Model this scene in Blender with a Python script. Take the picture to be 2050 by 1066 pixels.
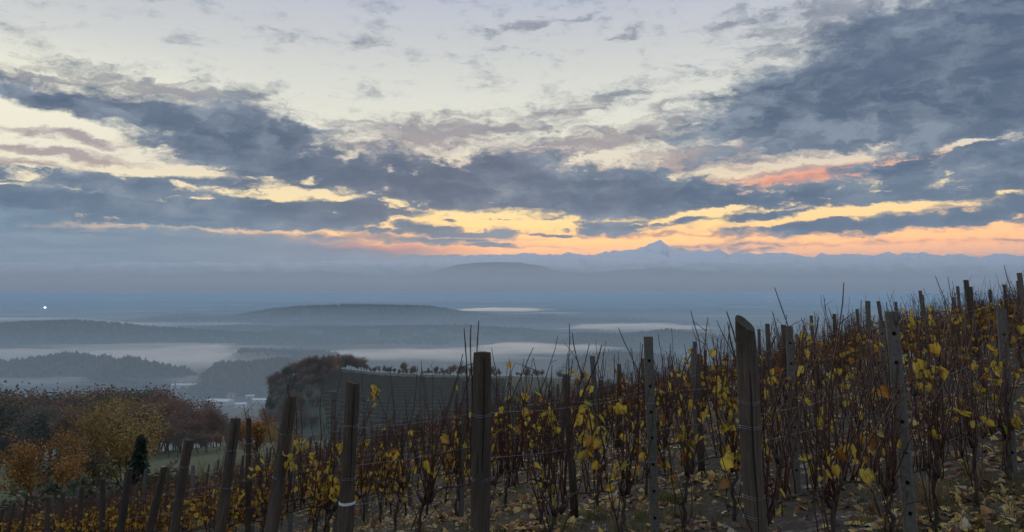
import bpy, bmesh, math, random
import numpy as np
from mathutils import Vector, Matrix, noise as mnoise

# ------------------------------------------------------------------ scene, camera
sc = bpy.context.scene
C = sc.collection
for _o in list(bpy.data.objects):
    bpy.data.objects.remove(_o)
F, PX0, PY0, PITCH = 1490.0, 1025.0, 317.0, math.radians(10.0)   # lens measured on the 2050 px wide picture
cam_d = bpy.data.cameras.new('camera')
cam = bpy.data.objects.new('camera', cam_d)
C.objects.link(cam)
sc.camera = cam
cam_d.sensor_width = 36.0
cam_d.lens = 36.0 * F / 2050.0
cam_d.shift_y = -(533.0 - PY0) / 2050.0
cam_d.clip_start = 0.05
cam_d.clip_end = 200000.0
cam.location = (0, 0, 0)                      # eye height is z = 0, the vineyard soil is 1.6 m below
cam.rotation_euler = (math.radians(90) + PITCH, 0, 0)
CP, SP = math.cos(PITCH), math.sin(PITCH)

def ray(px, py):
    a, b = (px - PX0) / F, (PY0 - py) / F
    return Vector((a, CP - SP * b, SP + CP * b))
def at(px, py, Y):
    d = ray(px, py)
    return d * (Y / d.y)
def azel(px, py):
    d = ray(px, py)
    return math.atan2(d.x, d.y), math.atan2(d.z, math.hypot(d.x, d.y))
def lin(r, g, b):
    f = lambda c: (c / 255 / 12.92) if c / 255 <= 0.04045 else ((c / 255 + 0.055) / 1.055) ** 2.4
    return (f(r), f(g), f(b))

# ------------------------------------------------------------------ node helper
class NT:
    """a few short-hands for building a node tree"""
    def __init__(self, tree):
        self.t = tree; self.n = tree.nodes; self.l = tree.links
    def new(self, kind, **kw):
        nd = self.n.new(kind)
        for k, v in kw.items():
            setattr(nd, k, v)
        return nd
    def put(self, sock, v):
        if isinstance(v, bpy.types.NodeSocket):
            self.l.new(v, sock)
        elif v is not None:
            if isinstance(v, tuple) and len(v) == 3 and sock.type == 'RGBA':
                v = (*v, 1.0)
            sock.default_value = v
    def m(self, op, a, b=None, c=None, clamp=False):
        nd = self.new('ShaderNodeMath', operation=op, use_clamp=clamp)
        self.put(nd.inputs[0], a); self.put(nd.inputs[1], b)
        if c is not None: self.put(nd.inputs[2], c)
        return nd.outputs[0]
    def v(self, op, a, b=None, s=None):
        nd = self.new('ShaderNodeVectorMath', operation=op)
        self.put(nd.inputs[0], a)
        if b is not None: self.put(nd.inputs[1], b)
        if s is not None: self.put(nd.inputs['Scale'], s)
        return nd.outputs['Value'] if op in ('LENGTH', 'DOT_PRODUCT', 'DISTANCE') else nd.outputs['Vector']
    def xyz(self, x, y, z=0.0):
        nd = self.new('ShaderNodeCombineXYZ')
        for i, q in enumerate((x, y, z)): self.put(nd.inputs[i], q)
        return nd.outputs[0]
    def sep(self, v):
        nd = self.new('ShaderNodeSeparateXYZ'); self.put(nd.inputs[0], v)
        return nd.outputs
    def noise(self, vec, scale, detail=4.0, rough=0.55, lac=2.0, dist=0.0, color=False, dim='3D'):
        nd = self.new('ShaderNodeTexNoise', noise_dimensions=dim)
        self.put(nd.inputs['Vector'], vec); self.put(nd.inputs['Scale'], scale)
        nd.inputs['Detail'].default_value = detail; nd.inputs['Roughness'].default_value = rough
        nd.inputs['Lacunarity'].default_value = lac; nd.inputs['Distortion'].default_value = dist
        return nd.outputs['Color'] if color else nd.outputs['Fac']
    def rng(self, v, a, b, c=0.0, d=1.0, smooth=False):
        nd = self.new('ShaderNodeMapRange')
        if smooth: nd.interpolation_type = 'SMOOTHSTEP'
        self.put(nd.inputs['Value'], v)
        for k, q in zip(('From Min', 'From Max', 'To Min', 'To Max'), (a, b, c, d)): self.put(nd.inputs[k], q)
        return nd.outputs['Result']
    def ramp(self, v, stops, interp='LINEAR'):
        nd = self.new('ShaderNodeValToRGB'); self.put(nd.inputs[0], v)
        e = nd.color_ramp.elements; nd.color_ramp.interpolation = interp
        while len(e) < len(stops): e.new(0.5)
        for el, (p, col) in zip(e, stops):
            el.position = p; el.color = (*col, 1.0)
        return nd.outputs[0]
    def mix(self, f, a, b, mode='MIX'):
        nd = self.new('ShaderNodeMix', data_type='RGBA', blend_type=mode)
        self.put(nd.inputs['Factor'], f); self.put(nd.inputs[6], a); self.put(nd.inputs[7], b)
        return nd.outputs[2]
    def mapping(self, vec, loc=(0, 0, 0), rot=(0, 0, 0), scale=(1, 1, 1), kind='POINT'):
        nd = self.new('ShaderNodeMapping', vector_type=kind)
        self.put(nd.inputs['Vector'], vec)
        nd.inputs['Location'].default_value = loc; nd.inputs['Rotation'].default_value = rot
        nd.inputs['Scale'].default_value = scale
        return nd.outputs[0]

# ------------------------------------------------------------------ sky: dusk, broken stratus over a clear band in the west
SUN_AZ, SUN_EL = azel(930, 470)               # where the afterglow is strongest
world = bpy.data.worlds.new('World')
sc.world = world
world.use_nodes = True
def build_sky():
    T = NT(world.node_tree)
    T.n.clear()
    out = T.new('ShaderNodeOutputWorld'); bg = T.new('ShaderNodeBackground')
    T.l.new(bg.outputs[0], out.inputs[0])
    co = T.new('ShaderNodeTexCoord').outputs['Generated']
    d = T.v('NORMALIZE', co)
    x, y, z = T.sep(d)
    az = T.m('ARCTAN2', x, y)
    el = T.m('ARCSINE', z)
    P = T.xyz(az, el)
    # clouds lie in sheets: noise in sheet coordinates so that they crowd towards the horizon
    zz = T.m('MAXIMUM', T.m('ADD', z, 0.10), 0.04)
    Q = T.xyz(T.m('DIVIDE', x, zz), T.m('DIVIDE', y, zz), 0.0)
    # edges torn by two sizes of turbulence
    w1 = T.v('SUBTRACT', T.noise(T.mapping(P, scale=(1, 2.6, 1)), 5.0, 4, 0.6, color=True, dim='2D'), (0.5, 0.5, 0.5))
    w2 = T.v('SUBTRACT', T.noise(T.mapping(P, scale=(1, 2.2, 1)), 26.0, 4, 0.62, color=True, dim='2D'), (0.5, 0.5, 0.5))
    elw = T.rng(el, 0.02, 0.22, 0.35, 1.0)                                # finer towards the horizon
    Pw = T.v('ADD', P, T.v('SCALE', T.v('MULTIPLY', w1, (0.10, 0.040, 0)), s=elw))
    Pw = T.v('ADD', Pw, T.v('SCALE', T.v('MULTIPLY', w2, (0.05, 0.026, 0)), s=elw))
    def blob(px, py, rx, ry, rot=0.0, w=1.0):
        a, e = azel(px, py)
        mp = T.mapping(Pw, (a, e, 0), (0, 0, math.radians(-rot)), (rx / F * 1.6, ry / F * 1.6, 1), 'TEXTURE')
        g = T.new('ShaderNodeTexGradient', gradient_type='SPHERICAL'); T.put(g.inputs[0], mp)
        return g.outputs['Fac'] if w == 1 else T.m('MULTIPLY', g.outputs['Fac'], w)
    def union(lst):
        r = blob(*lst[0])
        for q in lst[1:]:
            r = T.m('SMOOTH_MAX', r, blob(*q), 0.12)
        return r
    DARK = [(150, 205, 170, 22, 8), (330, 240, 170, 26, 10), (480, 285, 150, 52, 4, 1.35), (620, 328, 160, 46, 10, 1.05),
            (150, 358, 260, 19, 1), (420, 368, 200, 16, 2, .8), (330, 420, 480, 36, 1, 1.35), (60, 412, 280, 30, 0, 1.2), (700, 424, 230, 24, 2, 1.1),
            (780, 358, 200, 46, 2, 1.2), (930, 372, 220, 50, 3, 1.6), (1010, 346, 110, 36, 0, 1.3), (1120, 388, 250, 44, 2, 1.75), (1290, 380, 200, 40, 4, 1.6),
            (1440, 396, 170, 27, 2, 1.15), (1600, 394, 230, 25, -2, 1.15), (1830, 375, 200, 36, -6), (2010, 335, 180, 62, -5), (2150, 330, 250, 90, 0),
            (1600, 165, 190, 38, -14), (1560, 245, 230, 34, -4), (1760, 210, 300, 78, -6, 1.2), (1960, 215, 260, 90, -8, 1.2), (1990, 70, 330, 90, -12, 1.1),
            (1800, 90, 170, 70, -14, .9), (1640, 292, 130, 17, 0), (1790, 335, 90, 24, -6), (1850, 285, 90, 20, -6),
            (1870, 450, 430, 22, -3.5, 1.1), (1600, 464, 200, 13, 2), (1540, 437, 110, 9, -3), (1210, 452, 150, 16, 0), (1000, 491, 140, 9, 1),
            (940, 470, 110, 9, 0), (820, 455, 130, 12, 3), (1370, 447, 50, 8, 0), (1950, 395, 130, 11, -5), (900, 444, 35, 6, 0), (760, 464, 150, 8, 1, .9), (880, 432, 40, 5, 0, .8), (1010, 441, 60, 4, 0, .8), (930, 483, 130, 6, 0, .9), (1100, 470, 90, 6, 2, .9), (860, 458, 50, 5, 0, .8), (1090, 438, 60, 5, 0, .8)]
    GAP = [(60, 265, 130, 32, 6), (190, 322, 200, 13, 4, .8), (40, 300, 120, 20, 2), (110, 380, 260, 4, 2, .7), (640, 388, 90, 10, 4, .75), (560, 398, 70, 7, 2, .7), (690, 378, 30, 12, 0, .6), (1740, 425, 330, 8, -5, .85),
           (960, 436, 150, 18, 0, .9), (1540, 335, 190, 20, -7, .9), (1920, 285, 60, 7, -8, .8), (1740, 288, 40, 8, 0, .7), (1900, 243, 60, 6, -4, .4),
           (880, 500, 300, 7, 1, .9), (1400, 430, 90, 5, -6, .8), (1500, 482, 500, 14, 0, .8), (480, 464, 300, 4, 1, .7)]
    VEIL = [(320, 190, 240, 34, 8, .95), (110, 160, 160, 16, 4, .9), (480, 200, 70, 24, -18, .9), (560, 218, 40, 8, -18, .6), (900, 265, 330, 40, -8, .9),
            (1180, 282, 330, 32, -7, 1.0), (1080, 225, 330, 26, -13, .75), (1450, 300, 300, 40, -6, .95), (1350, 330, 260, 16, -6, .8), (1330, 215, 150, 16, -18, .7),
            (1060, 52, 70, 15, -10, .8), (1160, 32, 60, 15, -24, .8), (1250, 66, 70, 14, -14, .75), (1440, 48, 90, 22, -4, .7), (1640, 50, 200, 70, -20, .9),
            (130, 275, 110, 11, 3, 1.1), (90, 305, 180, 9, 2, 1.1), (30, 328, 90, 8, 1, 1.1), (700, 265, 160, 26, -2, .8), (1350, 150, 260, 20, -14, .45), (1560, 345, 210, 9, -7, .8),
            (1470, 470, 160, 5, 0, 0.9), (1330, 470, 160, 5, 2, 0.9), (1800, 488, 420, 6, 0, .7), (740, 478, 320, 12, 1, .9)]
    HAZE = [(180, 500, 480, 38, 0, 1.2), (-200, 500, 480, 60, 0, 1.2), (520, 512, 300, 20, 0, 1.1), (800, 519, 330, 9, 0.5, 1.1), (1020, 521, 260, 6, 0, .8), (1150, 524, 200, 5, 0, .7)]
    fine = T.noise(T.mapping(P, scale=(1.0, 2.3, 1)), 13.0, 7, 0.62, dim='2D')
    fineS = T.m('SUBTRACT', fine, 0.5)
    Dk = T.m('SUBTRACT', union(DARK), T.m('MULTIPLY', union(GAP), 0.75))
    # the rest of the dome, outside the picture, has thinner cloud, to brighten the land
    cover = T.noise(Q, 0.55, 5, 0.58, dim='2D')
    out_az = T.rng(T.m('ABSOLUTE', az), 0.62, 0.85, 0, 1, True)
    out_el = T.rng(el, 0.37, 0.52, 0, 1, True)
    outside = T.m('MAXIMUM', out_az, out_el)
    Dout = T.rng(cover, 0.48, 0.68, -0.1, 0.8)
    Dk = T.m('ADD', T.m('MULTIPLY', Dk, T.m('SUBTRACT', 1.0, outside)), T.m('MULTIPLY', Dout, outside))
    # torn veils: streaks drawn out along the wind
    strk = T.noise(T.mapping(Pw, rot=(0, 0, math.radians(-9)), scale=(1.0, 9.0, 1)), 9.0, 6, 0.62, dim='2D')
    tuft = T.noise(T.mapping(Pw, rot=(0, 0, math.radians(-25)), scale=(1.0, 2.4, 1)), 34.0, 4, 0.65, dim='2D')
    Df = T.m('ADD', T.m('ADD', Dk, T.m('MULTIPLY', fineS, 1.05)), T.m('MULTIPLY', T.m('SUBTRACT', tuft, 0.5), 0.34))
    Df = T.m('ADD', Df, T.m('MULTIPLY', T.m('SUBTRACT', strk, 0.5), T.rng(el, 0.08, 0.24, 0.95, 0.25)))
    hole = T.noise(T.mapping(Pw, loc=(5, 2, 0), scale=(1, 2.6, 1)), 21.0, 4, 0.6, dim='2D')
    Df = T.m('SUBTRACT', Df, T.m('MULTIPLY', T.rng(hole, 0.52, 0.74, 0, 0.55), T.rng(T.m('ABSOLUTE', T.m('SUBTRACT', el, 0.125)), 0.03, 0.09, 1, 0)))
    a_dark = T.rng(Df, 0.02, 0.52, 0, 1, True)
    thick = T.rng(Df, 0.30, 0.95, 0, 1, True)
    vn = T.m('ADD', T.m('MULTIPLY', T.m('SUBTRACT', strk, 0.5), 1.1), T.m('MULTIPLY', T.m('SUBTRACT', tuft, 0.5), 0.8))
    Dv = T.m('ADD', union(VEIL), vn)
    a_veil = T.m('MULTIPLY', T.rng(Dv, 0.22, 0.88, 0, 1, True), 0.85)
    a_veil = T.m('MULTIPLY', a_veil, T.m('SUBTRACT', 1.0, T.m('MULTIPLY', outside, 0.6)))
    a_haze = T.rng(T.m('ADD', union(HAZE), T.m('MULTIPLY', T.m('SUBTRACT', strk, 0.5), 0.5)), 0.20, 0.60, 0, 1, True)
    # colours of the clear air, low to high
    e01 = T.rng(el, 0.0, 0.5)
    deg = lambda q: math.radians(q) / 0.5
    base = T.ramp(e01, [(0, lin(240, 166, 116)), (deg(1.6), tuple(2.3 * q for q in lin(252, 170, 98))), (deg(3.4), tuple(2.0 * q for q in lin(255, 180, 96))), (deg(5.0), tuple(1.4 * q for q in lin(255, 212, 132))),
                        (deg(6.8), tuple(1.15 * q for q in lin(254, 228, 172))), (deg(9.0), lin(240, 222, 196)), (deg(11.5), lin(240, 236, 216)), (deg(14.5), lin(228, 228, 216)),
                        (deg(18.5), lin(208, 210, 210)), (deg(22.0), lin(192, 196, 210)), (1.0, lin(186, 198, 218))])
    hi = T.rng(el, 0.45, 1.4, 0, 1, True)  # overhead air and cloud made paler, to light the land
    base = T.mix(hi, base, lin(190, 206, 232))
    # glow of the hidden sun, wide and soft
    sv = (math.sin(SUN_AZ) * math.cos(SUN_EL), math.cos(SUN_AZ) * math.cos(SUN_EL), math.sin(SUN_EL))
    cosang = T.v('DOT_PRODUCT', d, sv)
    away = T.rng(cosang, 0.93, -0.4, 0, 1, True)
    base = T.mix(T.m('MULTIPLY', away, 0.85), base, lin(186, 200, 226))
    pinkr = T.m('MULTIPLY', T.rng(az, 0.1, 0.7, 0, 1, True), T.rng(el, 0.13, 0.02, 0, 1, True))
    base = T.mix(T.m('MULTIPLY', pinkr, 0.6), base, tuple(1.5 * q for q in lin(244, 168, 122)))
    leftglow = T.m('MULTIPLY', T.rng(az, -0.25, -0.60, 0, 1, True), T.rng(T.m('ABSOLUTE', T.m('SUBTRACT', el, 0.19)), 0.02, 0.11, 1, 0, True))
    base = T.mix(T.m('MULTIPLY', leftglow, 0.8), base, lin(255, 248, 222))
    pale = T.m('MULTIPLY', T.rng(az, -0.10, -0.42, 0, 1, True), T.rng(el, 0.135, 0.04, 0, 1, True))
    base = T.mix(T.m('MULTIPLY', pale, 0.8), base, lin(206, 206, 198))
    a0, e0 = azel(1640, 350)
    salm = T.new('ShaderNodeTexGradient', gradient_type='SPHERICAL')
    T.put(salm.inputs[0], T.mapping(Pw, (a0, e0, 0), (0, 0, math.radians(6)), (0.20, 0.018, 1), 'TEXTURE'))
    base = T.mix(T.m('MULTIPLY', salm.outputs['Fac'], 1.3, clamp=True), base, lin(252, 166, 130))
    a0, e0 = azel(760, 502)
    salm = T.new('ShaderNodeTexGradient', gradient_type='SPHERICAL')
    T.put(salm.inputs[0], T.mapping(Pw, (a0, e0, 0), (0, 0, 0), (0.17, 0.012, 1), 'TEXTURE'))
    base = T.mix(T.m('MULTIPLY', salm.outputs['Fac'], 1.3, clamp=True), base, lin(250, 150, 112))
    # veil colour: mauve grey low down, pale grey higher
    vcol = T.ramp(e01, [(deg(2), lin(205, 140, 112)), (deg(5), lin(200, 158, 140)), (deg(9), lin(166, 148, 150)), (deg(12), lin(142, 136, 146)), (deg(15), lin(140, 144, 150)), (deg(22), lin(142, 148, 165))])
    c = T.mix(a_veil, base, vcol)
    # dark stratus
    dcol = T.ramp(e01, [(deg(1.5), lin(110, 136, 158)), (deg(4.0), lin(94, 118, 144)), (deg(7.0), lin(72, 94, 122)), (deg(11), lin(74, 90, 114)), (deg(16), lin(78, 94, 118)), (deg(24), lin(92, 108, 134))])
    puff = T.noise(T.mapping(Pw, scale=(1, 2.0, 1)), 17.0, 5, 0.6, dim='2D')
    puff2 = T.noise(T.mapping(Pw, loc=(3, 1, 0), scale=(1, 2.4, 1)), 6.0, 3, 0.55, dim='2D')
    lit = T.m('ADD', T.m('ADD', T.rng(puff, 0.44, 0.70, 0, 0.70), T.rng(puff2, 0.46, 0.72, 0, 0.30)), T.m('MULTIPLY', T.rng(strk, 0.48, 0.72, 0, 0.45), T.rng(el, 0.20, 0.10, 0.25, 1)))
    edge = T.m('MULTIPLY', T.m('SUBTRACT', 1.0, thick), 0.30)
    big = T.noise(T.mapping(P, loc=(1.7, 4.2, 0), rot=(0, 0, -0.2), scale=(1, 2.2, 1)), 3.2, 3, 0.5, dim='2D')
    dcol = T.mix(T.rng(big, 0.50, 0.36, 0, 0.55), dcol, lin(64, 80, 108))
    lit = T.m('MULTIPLY', lit, T.rng(big, 0.36, 0.60, 0.35, 1.35))
    dcol = T.mix(T.m('ADD', lit, edge, clamp=True), dcol, lin(132, 144, 160))
    dcol = T.mix(T.m('MULTIPLY', hi, 0.8), dcol, lin(150, 164, 190))
    c = T.mix(T.m('MULTIPLY', a_dark, 0.985), c, dcol)
    hcol = T.mix(T.rng(strk, 0.45, 0.65), lin(108, 134, 158), lin(134, 154, 170))
    c = T.mix(T.m('MULTIPLY', a_haze, 0.93), c, hcol)
    # what little clear-air light the real atmosphere adds at this hour
    sk = T.new('ShaderNodeTexSky', sky_type='NISHITA')
    sk.sun_disc = False; sk.sun_elevation = math.radians(2.0); sk.sun_rotation = SUN_AZ
    sk.altitude = 400; sk.air_density = 1.0; sk.dust_density = 1.5; sk.ozone_density = 1.5
    c = T.mix(1.0, c, T.mix(1.0, sk.outputs[0], (0.004, 0.004, 0.004), 'MULTIPLY'), 'ADD')
    c = T.mix(T.rng(el, 0.012, -0.03, 0, 1, True), c, lin(112, 128, 146))     # below the horizon: murk, all of it behind the land
    T.put(bg.inputs[0], c)
    bg.inputs[1].default_value = 1.0
build_sky()
world.cycles.sampling_method = 'MANUAL'; world.cycles.sample_map_resolution = 1024

# the sun has just gone behind the cloud bank on the ridge: one weak, wide, warm lamp
sun_d = bpy.data.lights.new('sun', 'SUN')
sun_d.energy = 0.6; sun_d.angle = math.radians(12); sun_d.color = (1.0, 0.78, 0.55)
sun = bpy.data.objects.new('sun', sun_d)
C.objects.link(sun)
_sd = Vector((math.sin(SUN_AZ) * math.cos(math.radians(8)), math.cos(SUN_AZ) * math.cos(math.radians(8)), math.sin(math.radians(8))))
sun.rotation_euler = _sd.to_track_quat('Z', 'Y').to_euler()
sun.location = (0, 0, 60)

sc.view_settings.view_transform = 'Standard'
sc.view_settings.look = 'None'
sc.view_settings.exposure = 0.0
sc.view_settings.gamma = 1.0
sc.view_settings.use_curve_mapping = False
sc.cycles.max_bounces = 6
sc.cycles.diffuse_bounces = 3
sc.cycles.glossy_bounces = 2
sc.cycles.transmission_bounces = 4
sc.cycles.transparent_max_bounces = 12
sc.cycles.volume_bounces = 3
sc.cycles.use_denoising = True

# ------------------------------------------------------------------ mesh helpers
rnd = random.Random(7)
class MB:
    """collects vertices and faces; build() links them as ONE mesh object"""
    def __init__(self):
        self.v = []; self.f = []; self.mi = []
    def add(self, vs, fs, mi=0):
        o = len(self.v)
        self.v.extend([tuple(q) for q in vs])
        self.f.extend([tuple(i + o for i in f) for f in fs])
        self.mi.extend([mi] * len(fs))
    def tube(self, pts, rad, sides=5, cap=True, mi=0):
        pts = [Vector(p) for p in pts]
        if not isinstance(rad, (list, tuple)): rad = [rad] * len(pts)
        vs, fs = [], []
        t0 = (pts[1] - pts[0]).normalized()
        ref = Vector((1, 0, 0)) if abs(t0.x) < 0.8 else Vector((0, 1, 0))
        nrm = t0.cross(ref).normalized()
        for i, p in enumerate(pts):
            t = (pts[min(i + 1, len(pts) - 1)] - pts[max(i - 1, 0)]).normalized()
            nrm = (nrm - t * nrm.dot(t)).normalized()
            b = t.cross(nrm)
            for k in range(sides):
                a = 2 * math.pi * k / sides
                vs.append(p + (nrm * math.cos(a) + b * math.sin(a)) * rad[i])
        for i in range(len(pts) - 1):
            for k in range(sides):
                a, b2 = i * sides + k, i * sides + (k + 1) % sides
                fs.append((a, b2, b2 + sides, a + sides))
        if cap:
            fs.append(tuple(range(sides - 1, -1, -1)))
            fs.append(tuple(range((len(pts) - 1) * sides, len(pts) * sides)))
        self.add(vs, fs, mi)
    def mesh(self, name, mats, smooth=False):
        me = bpy.data.meshes.new(name)
        me.from_pydata(self.v, [], self.f)
        for m_ in (mats if isinstance(mats, (list, tuple)) else [mats]): me.materials.append(m_)
        if any(self.mi): me.polygons.foreach_set('material_index', self.mi)
        if smooth: me.polygons.foreach_set('use_smooth', [True] * len(me.polygons))
        me.update()
        return me
    def build(self, name, mats, parent=None, smooth=False):
        return link(name, self.mesh(name, mats, smooth), parent)

def link(name, me, parent=None, loc=None):
    o = bpy.data.objects.new(name, me)
    C.objects.link(o)
    if parent is not None: o.parent = parent
    if loc is not None: o.location = loc
    return o
def empty(name, loc=(0, 0, 0), rz=0.0):
    o = bpy.data.objects.new(name, None)
    o.empty_display_size = 0.1
    C.objects.link(o); o.location = loc; o.rotation_euler = (0, 0, rz)
    return o
def tag(o, label=None, cat=None, group=None, kind=None):
    if label: o['label'] = label
    if cat: o['category'] = cat
    if group: o['group'] = group
    if kind: o['kind'] = kind
    return o
def np_mesh(name, V, Fc, mats, smooth=False):
    """V (n,3), Fc (m,k) arrays, all faces of one size"""
    me = bpy.data.meshes.new(name)
    V = np.asarray(V, np.float32); Fc = np.asarray(Fc, np.int32)
    k = Fc.shape[1]
    me.vertices.add(len(V)); me.vertices.foreach_set('co', V.ravel())
    me.loops.add(Fc.size); me.loops.foreach_set('vertex_index', Fc.ravel())
    me.polygons.add(len(Fc)); me.polygons.foreach_set('loop_start', np.arange(0, Fc.size, k, dtype=np.int32))
    for m_ in (mats if isinstance(mats, (list, tuple)) else [mats]): me.materials.append(m_)
    if smooth: me.polygons.foreach_set('use_smooth', np.ones(len(Fc), bool))
    me.update(calc_edges=True)
    me.validate()
    return me

# value noise on numpy arrays
_rs = np.random.RandomState(11)
_perm = _rs.rand(256, 256)
def vnoise(x, y):
    x = np.asarray(x, float); y = np.asarray(y, float)
    xi = np.floor(x).astype(int); yi = np.floor(y).astype(int)
    fx, fy = x - xi, y - yi
    fx = fx * fx * (3 - 2 * fx); fy = fy * fy * (3 - 2 * fy)
    g = lambda a, b: _perm[a & 255, b & 255]
    return (g(xi, yi) * (1 - fx) + g(xi + 1, yi) * fx) * (1 - fy) + (g(xi, yi + 1) * (1 - fx) + g(xi + 1, yi + 1) * fx) * fy
def fbm(x, y, o=4, g=0.5):
    s, a, t = 0.0, 1.0, 0.0
    for i in range(o):
        s = s + a * vnoise(x * 2 ** i + 17.3 * i, y * 2 ** i + 5.1 * i); t += a; a *= g
    return s / t - 0.5
def sstep(a, b, x):
    t = np.clip((x - a) / (b - a), 0, 1)
    return t * t * (3 - 2 * t)

# ------------------------------------------------------------------ materials
def mat(name):
    m_ = bpy.data.materials.new(name); m_.use_nodes = True
    T = NT(m_.node_tree); T.n.clear()
    out = T.new('ShaderNodeOutputMaterial')
    b = T.new('ShaderNodeBsdfPrincipled'); T.l.new(b.outputs[0], out.inputs[0])
    b.inputs['Specular IOR Level'].default_value = 0.3
    return m_, T, b, out
def bump(T, b, h, strength=0.5, dist=0.01):
    bp = T.new('ShaderNodeBump'); bp.inputs['Strength'].default_value = strength; bp.inputs['Distance'].default_value = dist
    T.put(bp.inputs['Height'], h); T.l.new(bp.outputs[0], b.inputs['Normal'])
def simple(name, c1, c2, scale=8.0, rough=0.8, detail=4, bs=0.4, bd=0.01, stretch=(1, 1, 1), rand=0.0):
    m_, T, b, out = mat(name)
    co = T.mapping(T.new('ShaderNodeTexCoord').outputs['Object'], scale=stretch)
    n = T.noise(co, scale, detail, 0.6)
    col = T.mix(T.rng(n, 0.3, 0.7), c1, c2)
    if rand:
        oi = T.new('ShaderNodeObjectInfo').outputs['Random']
        hs = T.new('ShaderNodeHueSaturation')
        T.put(hs.inputs['Value'], T.rng(oi, 0, 1, 1 - rand, 1 + rand)); T.put(hs.inputs['Color'], col)
        col = hs.outputs[0]
    T.put(b.inputs['Base Color'], col); b.inputs['Roughness'].default_value = rough
    if bs: bump(T, b, n, bs, bd)
    return m_
def leafy(name, stops, rough=0.6, transl=0.45, by='obj', scale=3.0, spots=True):
    """thin leaves: colour differs leaf by leaf, light passes through"""
    m_, T, b, out = mat(name)
    if by == 'obj':
        r = T.new('ShaderNodeObjectInfo').outputs['Random']
    else:
        r = T.new('ShaderNodeNewGeometry').outputs['Random Per Island']
    col = T.ramp(r, stops)
    if spots:
        co = T.new('ShaderNodeTexCoord').outputs['Object']
        n = T.noise(co, scale, 4, 0.65)
        p_ = T.v('SUBTRACT', co, (0, 0, -0.04)); ex, ey, ez = T.sep(p_)
        rad = T.v('LENGTH', T.xyz(T.m('MULTIPLY', ex, 1.15), ez, 0.0))
        n = T.m('ADD', n, T.rng(rad, 0.036, 0.066, 0, 0.22))
        vein = T.m('ABSOLUTE', T.m('SINE', T.m('MULTIPLY', T.m('ADD', ez, T.m('ABSOLUTE', ex)), 190.0)))
        col = T.mix(T.rng(vein, 0.0, 0.35, 0.35, 0), col, T.mix(0.6, col, (0.55, 0.45, 0.14)))
        col = T.mix(T.rng(n, 0.56, 0.74, 0, 0.85), col, T.mix(0.75, col, (0.10, 0.035, 0.012)))
    T.put(b.inputs['Base Color'], col); b.inputs['Roughness'].default_value = rough
    tr = T.new('ShaderNodeBsdfTranslucent'); T.put(tr.inputs[0], col)
    mx = T.new('ShaderNodeMixShader'); mx.inputs[0].default_value = transl
    T.l.new(b.outputs[0], mx.inputs[1]); T.l.new(tr.outputs[0], mx.inputs[2]); T.l.new(mx.outputs[0], out.inputs[0])
    return m_

M = {}
YEL = [(0.0, (0.58, 0.43, 0.05)), (0.28, (0.66, 0.50, 0.08)), (0.50, (0.58, 0.38, 0.035)), (0.68, (0.36, 0.38, 0.08)), (0.82, (0.42, 0.19, 0.03)), (1.0, (0.13, 0.05, 0.02))]
M['leaf'] = leafy('vine_leaf', YEL, by='obj', scale=14.0)
M['leaf_far'] = leafy('vine_leaf_mass', [(0.0, (0.54, 0.38, 0.05)), (0.3, (0.54, 0.34, 0.035)), (0.5, (0.34, 0.18, 0.03)), (0.72, (0.17, 0.07, 0.025)), (1.0, (0.09, 0.04, 0.02))], by='island', spots=False)
M['litter'] = leafy('fallen_leaf', [(0.0, (0.52, 0.38, 0.08)), (0.2, (0.44, 0.30, 0.09)), (0.42, (0.28, 0.15, 0.05)), (0.65, (0.17, 0.07, 0.026)), (0.85, (0.07, 0.036, 0.02)), (1.0, (0.50, 0.42, 0.28))], by='island', transl=0.12, spots=False)
M['litter1'] = leafy('fallen_leaf_single', [(0.0, (0.56, 0.42, 0.07)), (0.25, (0.46, 0.32, 0.08)), (0.45, (0.30, 0.17, 0.05)), (0.7, (0.17, 0.07, 0.03)), (0.87, (0.09, 0.045, 0.025)), (1.0, (0.38, 0.31, 0.20))], by='obj', transl=0.12, scale=12.0)
M['cane'] = simple('vine_cane', (0.036, 0.017, 0.013), (0.078, 0.034, 0.022), 30, 0.55, bs=0.2, bd=0.002, rand=0.25)
M['cane_far'] = simple('vine_cane_mass', (0.050, 0.025, 0.019), (0.100, 0.048, 0.032), 6, 0.65, bs=0, rand=0.2)
M['vinebark'] = simple('vine_bark', (0.022, 0.016, 0.013), (0.075, 0.055, 0.042), 40, 0.9, bs=0.9, bd=0.006, stretch=(1, 1, .25))
M['wire'] = simple('galvanised_wire', (0.26, 0.26, 0.26), (0.16, 0.155, 0.15), 20, 0.45, bs=0)
M['wire'].node_tree.nodes['Principled BSDF'].inputs['Metallic'].default_value = 0.8
M['string'] = simple('white_string', (0.62, 0.62, 0.60), (0.5, 0.5, 0.48), 40, 0.8, bs=0)
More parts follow.
